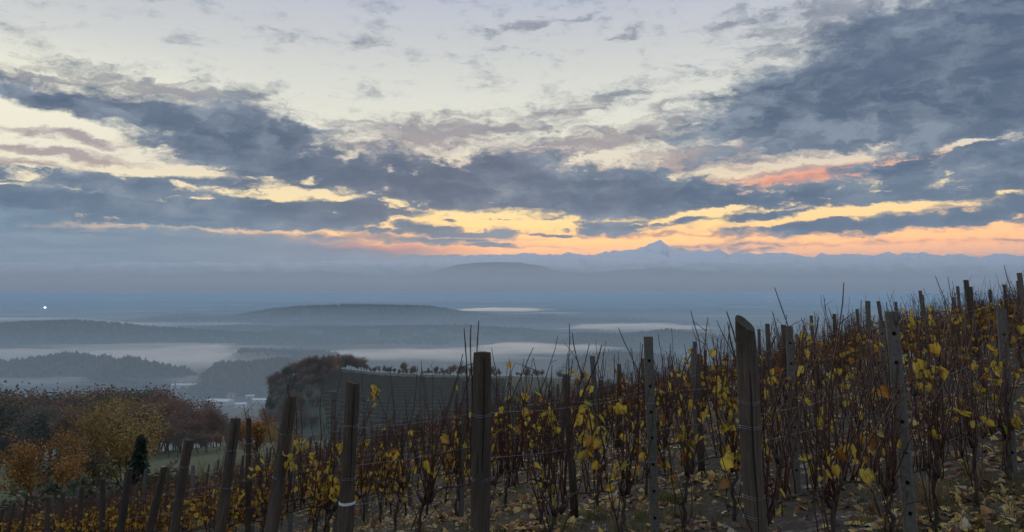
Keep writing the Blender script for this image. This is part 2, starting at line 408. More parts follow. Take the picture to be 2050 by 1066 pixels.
def post_wood(name, c1, c2, moss):
    m_, T, b, out = mat(name)
    co = T.new('ShaderNodeTexCoord').outputs['Object']
    g = T.noise(T.mapping(co, scale=(1, 1, 0.06)), 60, 6, 0.65)
    g2 = T.noise(T.mapping(co, scale=(1, 1, 0.25)), 9, 4, 0.6)
    col = T.mix(T.rng(g, 0.32, 0.68), c1, c2)
    col = T.mix(T.rng(g2, 0.45, 0.7, 0, 0.65), col, (0.028, 0.022, 0.017))
    z = T.sep(co)[2]
    mz = T.m('MULTIPLY', T.rng(T.m('ADD', z, T.m('MULTIPLY', T.m('SUBTRACT', g2, 0.5), 0.5)), -0.45, 0.0, 0, 1), moss)
    mn = T.noise(co, 22, 5, 0.7)
    col = T.mix(T.m('MULTIPLY', mz, T.rng(mn, 0.36, 0.6)), col, T.mix(T.rng(mn, 0.5, 0.7), (0.018, 0.018, 0.013), (0.05, 0.06, 0.02)))
    oi = T.new('ShaderNodeObjectInfo').outputs['Random']
    hs = T.new('ShaderNodeHueSaturation'); T.put(hs.inputs['Value'], T.rng(oi, 0, 1, 0.75, 1.2)); T.put(hs.inputs['Color'], col)
    T.put(b.inputs['Base Color'], hs.outputs[0]); b.inputs['Roughness'].default_value = 0.85
    bump(T, b, g, 0.9, 0.006)
    return m_
M['post'] = post_wood('weathered_post_wood', (0.040, 0.029, 0.021), (0.105, 0.080, 0.058), 0.5)
M['postmoss'] = post_wood('mossy_post_wood', (0.052, 0.039, 0.029), (0.125, 0.097, 0.072), 1.0)
M['crack'] = simple('wood_crack_and_hole_shade', (0.010, 0.008, 0.007), (0.02, 0.016, 0.013), 20, 0.95, bs=0)
M['concrete'] = simple('post_concrete', (0.070, 0.066, 0.056), (0.125, 0.117, 0.098), 26, 0.9, 6, bs=0.6, bd=0.003, rand=0.15)
M['bark'] = simple('tree_bark', (0.035, 0.028, 0.022), (0.085, 0.07, 0.055), 6, 0.9, bs=0.5, bd=0.03, stretch=(1, 1, .2))
def crown(name, a, bb, c):
    a, bb, c = [tuple(w * 1.3 for w in q) for q in (a, bb, c)]
    return leafy(name, [(0.0, a), (0.35, bb), (0.7, c), (1.0, tuple(q * 0.6 for q in a))], by='island', transl=0.3, spots=False)
M['cr_yellow'] = crown('crown_yellow', (0.24, 0.17, 0.05), (0.30, 0.19, 0.045), (0.17, 0.13, 0.05))
M['cr_orange'] = crown('crown_orange', (0.26, 0.13, 0.035), (0.31, 0.16, 0.035), (0.19, 0.10, 0.035))
M['cr_rust'] = crown('crown_rust', (0.14, 0.075, 0.05), (0.17, 0.085, 0.05), (0.11, 0.07, 0.05))
M['cr_brown'] = crown('crown_brown', (0.11, 0.085, 0.062), (0.14, 0.10, 0.07), (0.085, 0.07, 0.055))
M['cr_green'] = crown('crown_dark_green', (0.055, 0.062, 0.036), (0.075, 0.075, 0.040), (0.04, 0.048, 0.032))
M['cr_spruce'] = crown('crown_spruce', (0.016, 0.028, 0.018), (0.024, 0.038, 0.022), (0.012, 0.022, 0.016))
M['grass'] = leafy('grass_blades', [(0, (0.07, 0.085, 0.022)), (0.4, (0.10, 0.10, 0.03)), (0.7, (0.17, 0.13, 0.05)), (1, (0.26, 0.20, 0.10))], by='island', transl=0.25, spots=False)
M['straw'] = leafy('dry_grass', [(0, (0.22, 0.17, 0.08)), (0.5, (0.30, 0.23, 0.12)), (1, (0.14, 0.12, 0.05))], by='island', transl=0.25, spots=False)
M['forest'] = leafy('far_forest', [(0, (0.030, 0.036, 0.022)), (0.4, (0.05, 0.045, 0.028)), (0.7, (0.065, 0.045, 0.027)), (1, (0.022, 0.03, 0.02))], by='island', transl=0.0, spots=False, rough=0.95)
M['roofwhite'] = simple('pale_metal_roof', (0.62, 0.64, 0.66), (0.72, 0.73, 0.74), 0.3, 0.5, bs=0)
M['wallpale'] = simple('pale_render', (0.42, 0.41, 0.39), (0.50, 0.49, 0.46), 0.4, 0.9, bs=0)
M['rooftile'] = simple('clay_roof', (0.20, 0.09, 0.06), (0.26, 0.13, 0.09), 0.8, 0.9, bs=0)
M['winglass'] = simple('dark_window', (0.02, 0.022, 0.025), (0.03, 0.032, 0.035), 1, 0.2, bs=0)
m_, T, b, out = mat('street_lamp_glow')
em = T.new('ShaderNodeEmission'); em.inputs[0].default_value = (1.0, 0.95, 0.85, 1); em.inputs[1].default_value = 2600.0
T.l.new(em.outputs[0], out.inputs[0]); M['glow'] = m_
M['steel'] = simple('lamp_steel', (0.2, 0.2, 0.21), (0.28, 0.28, 0.29), 3, 0.5, bs=0)
m_, T, b, out = mat('river_water')
b.inputs['Base Color'].default_value = (0.03, 0.04, 0.045, 1); b.inputs['Roughness'].default_value = 0.08
bump(T, b, T.noise(T.new('ShaderNodeTexCoord').outputs['Object'], 0.3, 3, 0.5), 0.08, 0.3)
b.inputs['Specular IOR Level'].default_value = 0.5; M['water'] = m_

# ------------------------------------------------------------------ the lie of the land
# u runs along the vine rows (to the right and away), n across them (to the left and away, downhill)
RA = math.radians(50.0)
UX, UY = math.sin(RA), math.cos(RA)
NX, NY = -math.cos(RA), math.sin(RA)
ROW0, ROWD, U0 = 2.86, 1.95, 3.9
EN = np.array([-60, -10, 0, 2.86, 4.8, 6.8, 8.8, 10.75, 12.7, 14.65, 16.6, 18.6, 25, 32, 45, 70, 120])
EZ = np.array([3.0, -0.7, -1.62, -2.0, -2.3, -2.66, -3.06, -3.6, -4.2, -4.85, -5.35, -5.85, -7.2, -8.9, -12.0, -18.5, -32])
FR = np.array([0, 60, 90, 150, 200, 280, 450, 700, 1000, 1400, 2000, 2800, 80000.])
FZ = np.array([-8, -16.5, -24.5, -32, -39, -52, -98, -160, -202, -226, -244, -250, -250.])
def ground(x, y, fine=True):
    x = np.asarray(x, float); y = np.asarray(y, float)
    u = x * UX + y * UY; n = x * NX + y * NY
    r = np.hypot(x, y); az = np.arctan2(x, y)
    z = np.interp(n, EN, EZ)
    z = z + 2.05 * (1 - np.exp(-np.maximum(u - 8.0, 0) / 16.0)) * sstep(-2, 8, n + 3)
    z = z - 0.05 * np.maximum(2.0 - u, 0) * sstep(0, 20, r)
    z = z + 0.10 * fbm(x * 0.4 + 3, y * 0.4 + 9, 3) * np.clip(r / 5, 0, 1)
    if fine:
        k = np.clip(1 - r / 60, 0, 1)
        z = z + k * (0.10 * fbm(x * 2.3, y * 2.3, 3) + 0.06 * fbm(x * 9, y * 9, 3))
    far = np.interp(r, FR, FZ) + 5.0 * fbm(x * 0.012, y * 0.012, 4) * sstep(60, 300, r) * (1 - sstep(1500, 3000, r))
    r0 = 34 + 22 * sstep(-0.35, 0.5, az)
    k = sstep(r0, r0 + 40, r)
    return z * (1 - k) + far * k
def gz(x, y):
    return float(ground(x, y))
def un(u, n, dz=0.0):
    x, y = u * UX + n * NX, u * UY + n * NY
    return Vector((x, y, gz(x, y) + dz))
def on_row(px, py, n):
    d = ray(px, py)
    return d * (n / (d.x * NX + d.y * NY))

# one sheet of ground from the photographer's feet to the horizon
def land_material():
    m_, T, b, out = mat('land')
    co = T.new('ShaderNodeTexCoord').outputs['Object']
    x, y, z = T.sep(co)
    r = T.v('LENGTH', T.xyz(x, y, 0.0))
    u = T.m('ADD', T.m('MULTIPLY', x, UX), T.m('MULTIPLY', y, UY))
    n1 = T.noise(co, 1.6, 6, 0.62); n2 = T.noise(co, 9.0, 6, 0.65); n3 = T.noise(co, 45.0, 4, 0.6)
    soil = T.mix(T.rng(n2, 0.35, 0.68), (0.030, 0.022, 0.016), (0.072, 0.054, 0.040))
    soil = T.mix(T.m('MULTIPLY', T.rng(n1, 0.55, 0.66), T.rng(n2, 0.44, 0.62)), soil, (0.30, 0.275, 0.245))      # pale marl showing through
    soil = T.mix(T.m('MULTIPLY', T.rng(n1, 0.50, 0.38), T.rng(n3, 0.35, 0.6, 0.2, 0.8)), soil, (0.055, 0.062, 0.026))   # moss and low weeds
    track = T.mix(T.rng(n2, 0.4, 0.65), (0.10, 0.092, 0.078), (0.22, 0.205, 0.18))
    uw = T.m('ADD', u, T.m('MULTIPLY', T.m('SUBTRACT', n1, 0.5), 1.2))
    tr = T.m('MULTIPLY', T.rng(uw, 1.2, 0.7), T.rng(uw, -1.9, -1.4))
    near = T.mix(tr, soil, track)
    near = T.mix(T.rng(uw, -1.7, -2.3), near, T.mix(n2, (0.045, 0.055, 0.02), (0.085, 0.075, 0.035)))
    mead = T.mix(T.noise(co, 0.06, 5, 0.6), (0.040, 0.060, 0.020), (0.075, 0.088, 0.034))
    c = T.mix(T.rng(r, 45, 75, 0, 1, True), near, mead)
    # plain: woods, ploughed land and meadows in long parcels
    vo = T.new('ShaderNodeTexVoronoi'); T.put(vo.inputs['Vector'], T.mapping(co, rot=(0, 0, 0.35), scale=(1 / 420.0, 1 / 900.0, 0))); vo.inputs['Scale'].default_value = 1.0
    par = T.ramp(T.sep(vo.outputs['Color'])[0], [(0.0, (0.030, 0.038, 0.022)), (0.35, (0.05, 0.055, 0.028)), (0.55, (0.10, 0.085, 0.06)), (0.75, (0.065, 0.078, 0.036)), (0.92, (0.20, 0.18, 0.14)), (1.0, (0.32, 0.30, 0.27))], 'CONSTANT')
    wood = T.rng(T.noise(T.mapping(co, scale=(1, 1.6, 1)), 0.0009, 6, 0.6), 0.46, 0.54)
    far = T.mix(wood, par, T.mix(T.noise(co, 0.02, 4, 0.6), (0.022, 0.03, 0.02), (0.045, 0.042, 0.026)))
    c = T.mix(T.rng(r, 700, 1300, 0, 1, True), c, far)
    T.put(b.inputs['Base Color'], c); b.inputs['Roughness'].default_value = 0.93
    hh = T.m('MULTIPLY', T.m('ADD', T.m('MULTIPLY', n2, 0.6), T.m('MULTIPLY', n3, 0.4)), T.rng(r, 20, 80, 1, 0))
    bump(T, b, hh, 0.9, 0.05)
    return m_
M['land'] = land_material()
def build_land():
    th = np.concatenate([np.radians(np.linspace(-50, 50, 421)), np.radians(np.linspace(58, 302, 36))])
    rr = [0.02]; q = 0.5
    while q < 90000: rr.append(q); q *= 1.035
    rr = np.array(rr)
    R_, TH = np.meshgrid(rr, th, indexing='ij')
    X, Y = R_ * np.sin(TH), R_ * np.cos(TH)
    Z = ground(X, Y)
    V = np.stack([X, Y, Z], -1).reshape(-1, 3)
    nt = len(th)
    i, j = np.meshgrid(np.arange(0, len(rr) - 1), np.arange(nt), indexing='ij')
    a = i * nt + j; b2 = i * nt + (j + 1) % nt
    Fq = np.stack([a, b2, b2 + nt, a + nt], -1).reshape(-1, 4)
    o = link('ground', np_mesh('ground', V, Fq, M['land'], True))
    tag(o, kind='structure')
build_land()

# ------------------------------------------------------------------ far hills, woods, mountains
FT_V = np.array([(0, 0, 1.0), (.75, 0, .55), (.23, .71, .5), (-.6, .44, .6), (-.6, -.44, .5), (.23, -.71, .6), (.9, .3, 0.1), (-.1, .95, .05), (-.95, .1, 0.1), (-.2, -.95, .05), (.6, -.7, .1)])
FT_F = np.array([(0, 1, 2), (0, 2, 3), (0, 3, 4), (0, 4, 5), (0, 5, 1), (1, 6, 2), (2, 6, 7), (2, 7, 3), (3, 7, 8), (3, 8, 4), (4, 8, 9), (4, 9, 5), (5, 9, 10), (5, 10, 1), (1, 10, 6)])
def crowns_mesh(name, P, H, W, seed, m_):
    """many far tree crowns as one mass"""
    rs = np.random.RandomState(seed)
    n = len(P)
    a = rs.rand(n) * 6.283
    V = np.repeat(FT_V[None], n, 0) * (1 + 0.35 * (rs.rand(n, len(FT_V), 3) - 0.5))
    x = V[..., 0] * np.cos(a)[:, None] - V[..., 1] * np.sin(a)[:, None]
    y = V[..., 0] * np.sin(a)[:, None] + V[..., 1] * np.cos(a)[:, None]
    V = np.stack([x * W[:, None], y * W[:, None], V[..., 2] * H[:, None]], -1) + P[:, None, :]
    Fc = FT_F[None] + (np.arange(n) * len(FT_V))[:, None, None]
    return np_mesh(name, V.reshape(-1, 3), Fc.reshape(-1, 3), m_)
M['hill'] = simple('wooded_hill_soil', (0.03, 0.034, 0.02), (0.06, 0.055, 0.032), 0.01, 0.95, bs=0)
HILLS = []
def hill(sky, Y, half, base, th, ntree, seed, clear=0.5, cover=1.0, name='hill'):
    """a long rise whose crest follows the points sky (picture px), Y metres off, half metres deep on each side, wooded"""
    sx = np.array([p[0] for p in sky], float); sy = np.array([p[1] for p in sky], float)
    NS, NTT = 140, 22
    s = np.linspace(0, 1, NS); px = sx[0] + (sx[-1] - sx[0]) * s
    py = np.interp(px, sx, sy)
    cr = np.array([tuple(at(a_, b_, Y)) for a_, b_ in zip(px, py)])
    endf = sstep(0, 0.2, s) * sstep(0, 0.2, 1 - s)
    crz = base + np.maximum(cr[:, 2] - th * 0.9 - base, 0) * endf
    crx = cr[:, 0]
    t = np.linspace(-1, 1, NTT)
    def zat(S, TT):
        prof = np.cos(np.clip(TT, -1, 1) * math.pi / 2) ** 1.3
        h = np.interp(S, s, crz) - base
        return base - 1.0 + h * prof * (1 + 0.10 * fbm(S * 26 + seed, TT * 4 + seed, 3) * (np.abs(TT) > 0.02))
    def xy(S, TT):
        wob = 0.25 * half * fbm(S * 9 + seed * 3, S * 0 + 2.2, 3)
        yy = Y + TT * half + wob
        return np.interp(S, s, crx) * (1 + (TT * half) / Y), yy
    S, TT = np.meshgrid(s, t, indexing='ij')
    X, YY = xy(S, TT)
    V = np.stack([X, YY, zat(S, TT)], -1).reshape(-1, 3)
    i, j = np.meshgrid(np.arange(NS - 1), np.arange(NTT - 1), indexing='ij')
    a = i * NTT + j
    o = link(name, np_mesh(name, V, np.stack([a, a + NTT, a + NTT + 1, a + 1], -1).reshape(-1, 4), M['hill'], True))
    tag(o, kind='structure')
    rs = np.random.RandomState(seed)
    S = rs.rand(ntree * 3); TT = np.where(rs.rand(ntree * 3) < 0.35, rs.normal(0, 0.06, ntree * 3), rs.rand(ntree * 3) * 1.25 - 0.95)
    keep = (vnoise(S * 30 + seed, TT * 5) < cover + 0.6 * (np.abs(TT) < 0.12))
    S, TT = S[keep][:ntree], TT[keep][:ntree]
    X, YY = xy(S, TT)
    H = th * (0.5 + 1.0 * rs.rand(len(S)) ** 2); W = th * (0.26 + 0.25 * rs.rand(len(S)))
    P = np.stack([X, YY, zat(S, TT) - 0.1 * H], -1)
    f = link('forest', crowns_mesh('forest', P, H, W, seed, M['forest']))
    tag(f, 'autumn woodland covering a far hill', 'woodland', kind='stuff')
    return zat, xy
# long wooded ridge on the left, fog in front of it and behind it
hill([(-260, 640), (0, 645), (150, 639), (260, 648), (420, 660), (600, 668), (760, 680), (900, 690)], 3900, 420, -250, 14, 5200, 1)
# wooded plateau in the middle and its lower step
hill([(380, 632), (500, 622), (600, 612), (700, 609), (800, 610), (860, 612), (930, 623), (1010, 631), (1110, 629), (1150, 638), (1260, 650)], 6600, 900, -252, 17, 6500, 2, cover=0.8)
hill([(430, 668), (600, 655), (760, 652), (930, 650), (1060, 658), (1200, 672), (1300, 690)], 4300, 600, -252, 14, 5200, 3, cover=0.6)
# rises in the fog, nearer
hill([(-160, 735), (0, 722), (70, 714), (140, 703), (240, 712), (300, 735)], 2250, 130, -247, 13, 1100, 4, cover=0.8)
hill([(170, 742), (215, 722), (265, 712), (330, 728), (420, 742)], 2050, 110, -247, 13, 700, 5)
hill([(380, 765), (410, 735), (440, 724), (500, 722), (560, 716), (600, 722), (680, 745)], 2000, 260, -246, 12, 1800, 6)
hill([(440, 705), (480, 695), (540, 698), (640, 700), (720, 712)], 2700, 150, -250, 13, 800, 7)
# right of the middle, beyond the vines
hill([(1080, 690), (1150, 664), (1240, 668), (1340, 658), (1420, 668), (1560, 690)], 3500, 300, -250, 14, 2200, 8)
hill([(1080, 740), (1150, 715), (1210, 702), (1300, 706), (1400, 720)], 2100, 260, -246, 12, 1000, 9)
# belts of trees and low wooded rises out on the plain
rb = random.Random(31)
for k in range(26):
    Yd = 5200 * (4.2 ** (k / 25.0)) * rb.uniform(.92, 1.08)
    yb = 580 + 250.0 / Yd * F
    cx = rb.uniform(-100, 2150); hw = rb.uniform(160, 520); hp = rb.uniform(14, 42) / Yd * F
    if abs(cx - 90) < hw and Yd < 10500: cx += 140 + hw
    if abs(cx - 1539) < hw and Yd < 16500: cx -= 120 + hw
    pts = [(cx - hw + hw * 2 * i / 9.0, yb - hp * (0.45 + 0.55 * rb.random())) for i in range(10)]
    hill(pts, Yd, rb.uniform(.03, .07) * Yd, -251, 16, int(min(1500, 500 + hw * 1.6)), 40 + k)

def mountains(name, sky, Y, depth, seed, m_, rough=0.07, jag=7.0):
    sx = np.array([p[0] for p in sky], float); sy = np.array([p[1] for p in sky], float)
    NS, NTT = 1700, 30
    px = np.linspace(sx[0], sx[-1], NS)
    py = np.interp(px, sx, sy) + jag * fbm(px * 0.10 + seed, px * 0 + 1, 4)
    cr = np.array([tuple(at(a_, b_, Y)) for a_, b_ in zip(px, py)])
    t = np.concatenate([np.linspace(-1, 0, 20), np.linspace(0.1, 1, 10)])
    S, TT = np.meshgrid(np.arange(NS), t, indexing='ij')
    H = cr[:, 2][S] + 250
    prof = (1 - np.abs(TT)) ** 1.15
    rid = np.abs(fbm(px[S] * 0.022 + seed + 1.5 * TT, TT * 7 + seed, 4)) * 2
    Z = -250 + H * prof * (1 - rough * 4 * rid * np.minimum(np.abs(TT) * 3, 1) * (1 - np.abs(TT)))
    YY = Y + TT * depth
    X = cr[:, 0][S] * YY / Y
    V = np.stack([X, YY, Z], -1).reshape(-1, 3)
    i, j = np.meshgrid(np.arange(NS - 1), np.arange(NTT - 1), indexing='ij')
    a = i * NTT + j
    o = link(name, np_mesh(name, V, np.stack([a, a + NTT, a + NTT + 1, a + 1], -1).reshape(-1, 4), m_, False))
    tag(o, kind='structure')
m_, T, b, out = mat('alpine_snow_and_rock')
_co = T.new('ShaderNodeTexCoord').outputs['Object']
_z = T.sep(_co)[2]
_sl = T.sep(T.new('ShaderNodeNewGeometry').outputs['Normal'])[2]
_n = T.noise(_co, 0.0011, 6, 0.65)
_s = T.m('MULTIPLY', T.rng(T.m('ADD', _z, T.m('MULTIPLY', _n, 1500)), 1500, 2300), T.rng(T.m('ADD', _sl, T.m('MULTIPLY', T.m('SUBTRACT', _n, 0.5), 1.6)), 0.35, 0.7))
T.put(b.inputs['Base Color'], T.mix(_s, (0.05, 0.05, 0.055), (0.80, 0.81, 0.84))); b.inputs['Roughness'].default_value = 0.9
M['alps'] = m_
M['foothill'] = simple('wooded_foothill', (0.035, 0.042, 0.04), (0.06, 0.062, 0.05), 0.001, 0.95, bs=0)
z5 = lambda l: [(1025 + a / 2.0, 100 + b2 / 2.0) for a, b2 in l]
ALPS = [(-700, 532), (-300, 522), (-100, 530), (60, 526), (150, 531), (280, 525), (330, 528), (400, 524), (470, 529), (560, 524), (640, 526), (720, 520), (800, 522), (880, 515), (960, 512)] + z5(
    [(0, 820), (60, 812), (100, 818), (150, 820), (200, 818), (225, 812), (270, 818), (340, 820), (380, 808), (410, 802), (425, 806), (480, 804), (510, 795), (545, 780), (560, 774), (572, 768), (590, 764),
     (600, 768), (612, 776), (640, 794), (670, 803), (700, 810), (740, 806), (770, 803), (790, 808), (830, 800), (860, 815), (930, 816), (1000, 818), (1060, 813), (1090, 812), (1140, 820), (1180, 828), (1210, 830),
     (1235, 815), (1270, 820), (1330, 817), (1400, 822), (1460, 820), (1500, 812), (1540, 820), (1580, 813), (1640, 812), (1700, 822), (1800, 820), (1880, 830), (1930, 815), (2050, 822), (2200, 812), (2500, 825), (3300, 815)])
mountains('mountains', ALPS, 46000, 7000, 3, M['alps'])
mountains('foothills', [(-700, 556), (-300, 554), (0, 556), (60, 548), (130, 556), (330, 558), (420, 548), (480, 543), (560, 550), (640, 541), (700, 549), (760, 556), (840, 552), (880, 540), (920, 530), (960, 526), (1000, 525), (1040, 526), (1080, 532), (1120, 543), (1180, 548), (1240, 541),
                        (1330, 538), (1420, 545), (1520, 554), (1650, 549), (1800, 556), (1950, 550), (2100, 556), (2700, 554)], 36000, 4500, 9, M['foothill'], 0.08, 2.5)

# river glinting in the plain
def river(pts, name='river'):
    mb = MB(); L = []; R_ = []
    for (px, py, w) in pts:
        d = ray(px, py); p = d * (-248.6 / d.z); L.append((p.x, p.y + w, -248.6)); R_.append((p.x, p.y - w, -248.6))
    vs = L + R_; n = len(L)
    mb.add(vs, [(i, i + n, i + n + 1, i + 1) for i in range(n - 1)])
    tag(mb.build(name, M['water']), kind='structure')
river([(1150, 700, 8), (1190, 694, 30), (1250, 692, 45), (1310, 693, 45), (1370, 694, 30), (1420, 697, 10)])
river([(-60, 636, 40), (0, 638, 130), (60, 637, 130), (110, 636, 40), (150, 637, 60), (210, 643, 110), (290, 650, 120), (380, 657, 110), (480, 660, 100), (560, 660, 60)])
river([(900, 617, 80), (960, 618, 220), (1030, 622, 220), (1090, 628, 100)])

# haze: thin even air round everything, thicker mist lying on the plain, fog banks in the hollows
def volume_mat(name, dens, col, aniso=0.15):
    m_ = bpy.data.materials.new(name); m_.use_nodes = True
    T = NT(m_.node_tree); T.n.clear()
    out = T.new('ShaderNodeOutputMaterial'); pv = T.new('ShaderNodeVolumePrincipled')
    pv.inputs['Color'].default_value = (*col, 1); pv.inputs['Density'].default_value = dens; pv.inputs['Anisotropy'].default_value = aniso
    T.l.new(pv.outputs[0], out.inputs['Volume'])
    return m_
def box(name, x0, x1, y0, y1, z0, z1, m_, parent=None):
    mb = MB()
    mb.add([(x, y, z) for z in (z0, z1) for y in (y0, y1) for x in (x0, x1)], [(0, 2, 3, 1), (4, 5, 7, 6), (0, 1, 5, 4), (2, 6, 7, 3), (0, 4, 6, 2), (1, 3, 7, 5)])
    return mb.build(name, m_, parent)
HZ = box('haze', -92000, 92000, -91500, 92000, -262, 3700, volume_mat('thin_haze', 8.0e-6, (0.50, 0.76, 1.0), 0.35))
tag(HZ, 'thin blue evening haze over the whole land', 'haze', kind='stuff')
for nm, lab, (y0, y1, z0, z1), dens, col in (
        ('valley_mist', 'blue mist lying over the wide plain', (900, 34000, -260, -72), 1.4e-4, (0.54, 0.78, 1.0)),
        ('slope_mist', 'faint mist hanging in the dip below the vineyard', (130, 1240, -257, -26), 3.4e-4, (0.72, 0.87, 1.0)),
        ('low_mist', 'mist clinging to the low ground of the plain', (1250, 33900, -261, -196), 1.9e-4, (0.54, 0.79, 1.0)),
        ('far_mist', 'pale mist along the foot of the mountains', (12000, 34500, -259, 420), 4.0e-5, (0.80, 0.90, 1.0)),
        ('far_mist', 'upper mist before the foothills', (13000, 34600, -258, 850), 4.0e-5, (0.80, 0.90, 1.0)),
        ('far_mist', 'highest thin mist before the foothills', (16000, 34700, -257, 1250), 2.2e-5, (0.80, 0.90, 1.0))):
    tag(box(nm, -70000 + y0, 70000 - y0, y0, y1, z0, z1, volume_mat(nm, dens, col, 0.35)), lab, 'mist', kind='stuff')
FOG = volume_mat('fog', 6.0e-3, (0.995, 0.985, 0.985), 0.75)
def fogbank(px, py, Y, hw, hd, hh, seed, label):
    p = at(px, py, Y)
    bm = bmesh.new(); bmesh.ops.create_icosphere(bm, subdivisions=4, radius=1.0)
    for v in bm.verts:
        k = 1 + 0.55 * mnoise.fractal(Vector((v.co.x * 1.8 + seed, v.co.y * 1.8, v.co.z * 1.2)), 1.0, 2.0, 4)
        v.co = Vector((v.co.x * hw * k, v.co.y * hd * k, v.co.z * hh * k if v.co.z > 0 else v.co.z * hh * 0.25))
    me = bpy.data.meshes.new('fog_bank'); bm.to_mesh(me); bm.free(); me.materials.append(FOG)
    o = link('fog_bank', me, loc=(p.x, p.y, max(p.z, -249)))
    tag(o, label, 'fog', 'fog banks in the valley', 'stuff')
fogbank(60, 766, 1960, 240, 100, 9, 12, 'thin fog lying in front of the nearer left rise')
fogbank(420, 762, 1950, 200, 90, 8, 13, 'thin fog at the foot of the dark wooded hill')
fogbank(30, 716, 2700, 520, 260, 22, 1, 'pale fog bank at the far left behind the nearer wooded rise')
fogbank(350, 722, 2600, 430, 420, 26, 2, 'bright fog bank between the left rise and the dark wooded hill')
fogbank(300, 694, 3150, 500, 160, 7, 8, 'thin fog at the foot of the long ridge')
fogbank(330, 652, 5600, 850, 260, 11, 3, 'long strip of fog behind the left ridge')
fogbank(20, 640, 6000, 500, 260, 11, 4, 'short strip of fog behind the left ridge at the edge')
fogbank(1000, 621, 7000, 420, 420, 16, 5, 'strip of fog behind the wooded plateau')
fogbank(1290, 664, 5000, 560, 420, 22, 6, 'fog bank right of the wooded plateau')
fogbank(820, 716, 2900, 380, 250, 18, 7, 'fog over the plain behind the vineyard hill')
fogbank(1080, 700, 3000, 330, 220, 20, 9, 'fog between the vines and the wooded plateau')
rf = random.Random(77)
for i in range(16):
    Yd = 5200 * (2.8 ** (i / 15.0)); yb = 580 + 246.0 / Yd * F
    fogbank((rf.uniform(-50, 700) if i % 2 else rf.uniform(900, 2000)), yb, Yd, rf.uniform(250, 620) * Yd / 7000, rf.uniform(100, 180), rf.uniform(3.5, 6), 30 + i, 'thin streak of fog out on the plain')

# ------------------------------------------------------------------ the vineyard
ORD = ['first', 'second', 'third', 'fourth', 'fifth', 'sixth', 'seventh', 'eighth', 'ninth', 'tenth', 'eleventh', 'twelfth', 'thirteenth', 'fourteenth', 'fifteenth', 'sixteenth', 'seventeenth', 'eighteenth', 'nineteenth', 'twentieth']
def nth(i):
    if i < 20: return ORD[i]
    t, o = divmod(i + 1, 10); w = {2: 'twent', 3: 'thirt', 4: 'fort', 5: 'fift', 6: 'sixt', 7: 'sevent', 8: 'eight', 9: 'ninet'}[min(t, 9)]
    return w + 'ieth' if o == 0 else w + 'y-' + ORD[o - 1]
def visible(x, y, margin=0.05):
    return y > 1.0 and abs(x / y) < 0.69 + margin
NROWS = 19
rown = lambda k: ROW0 + ROWD * k

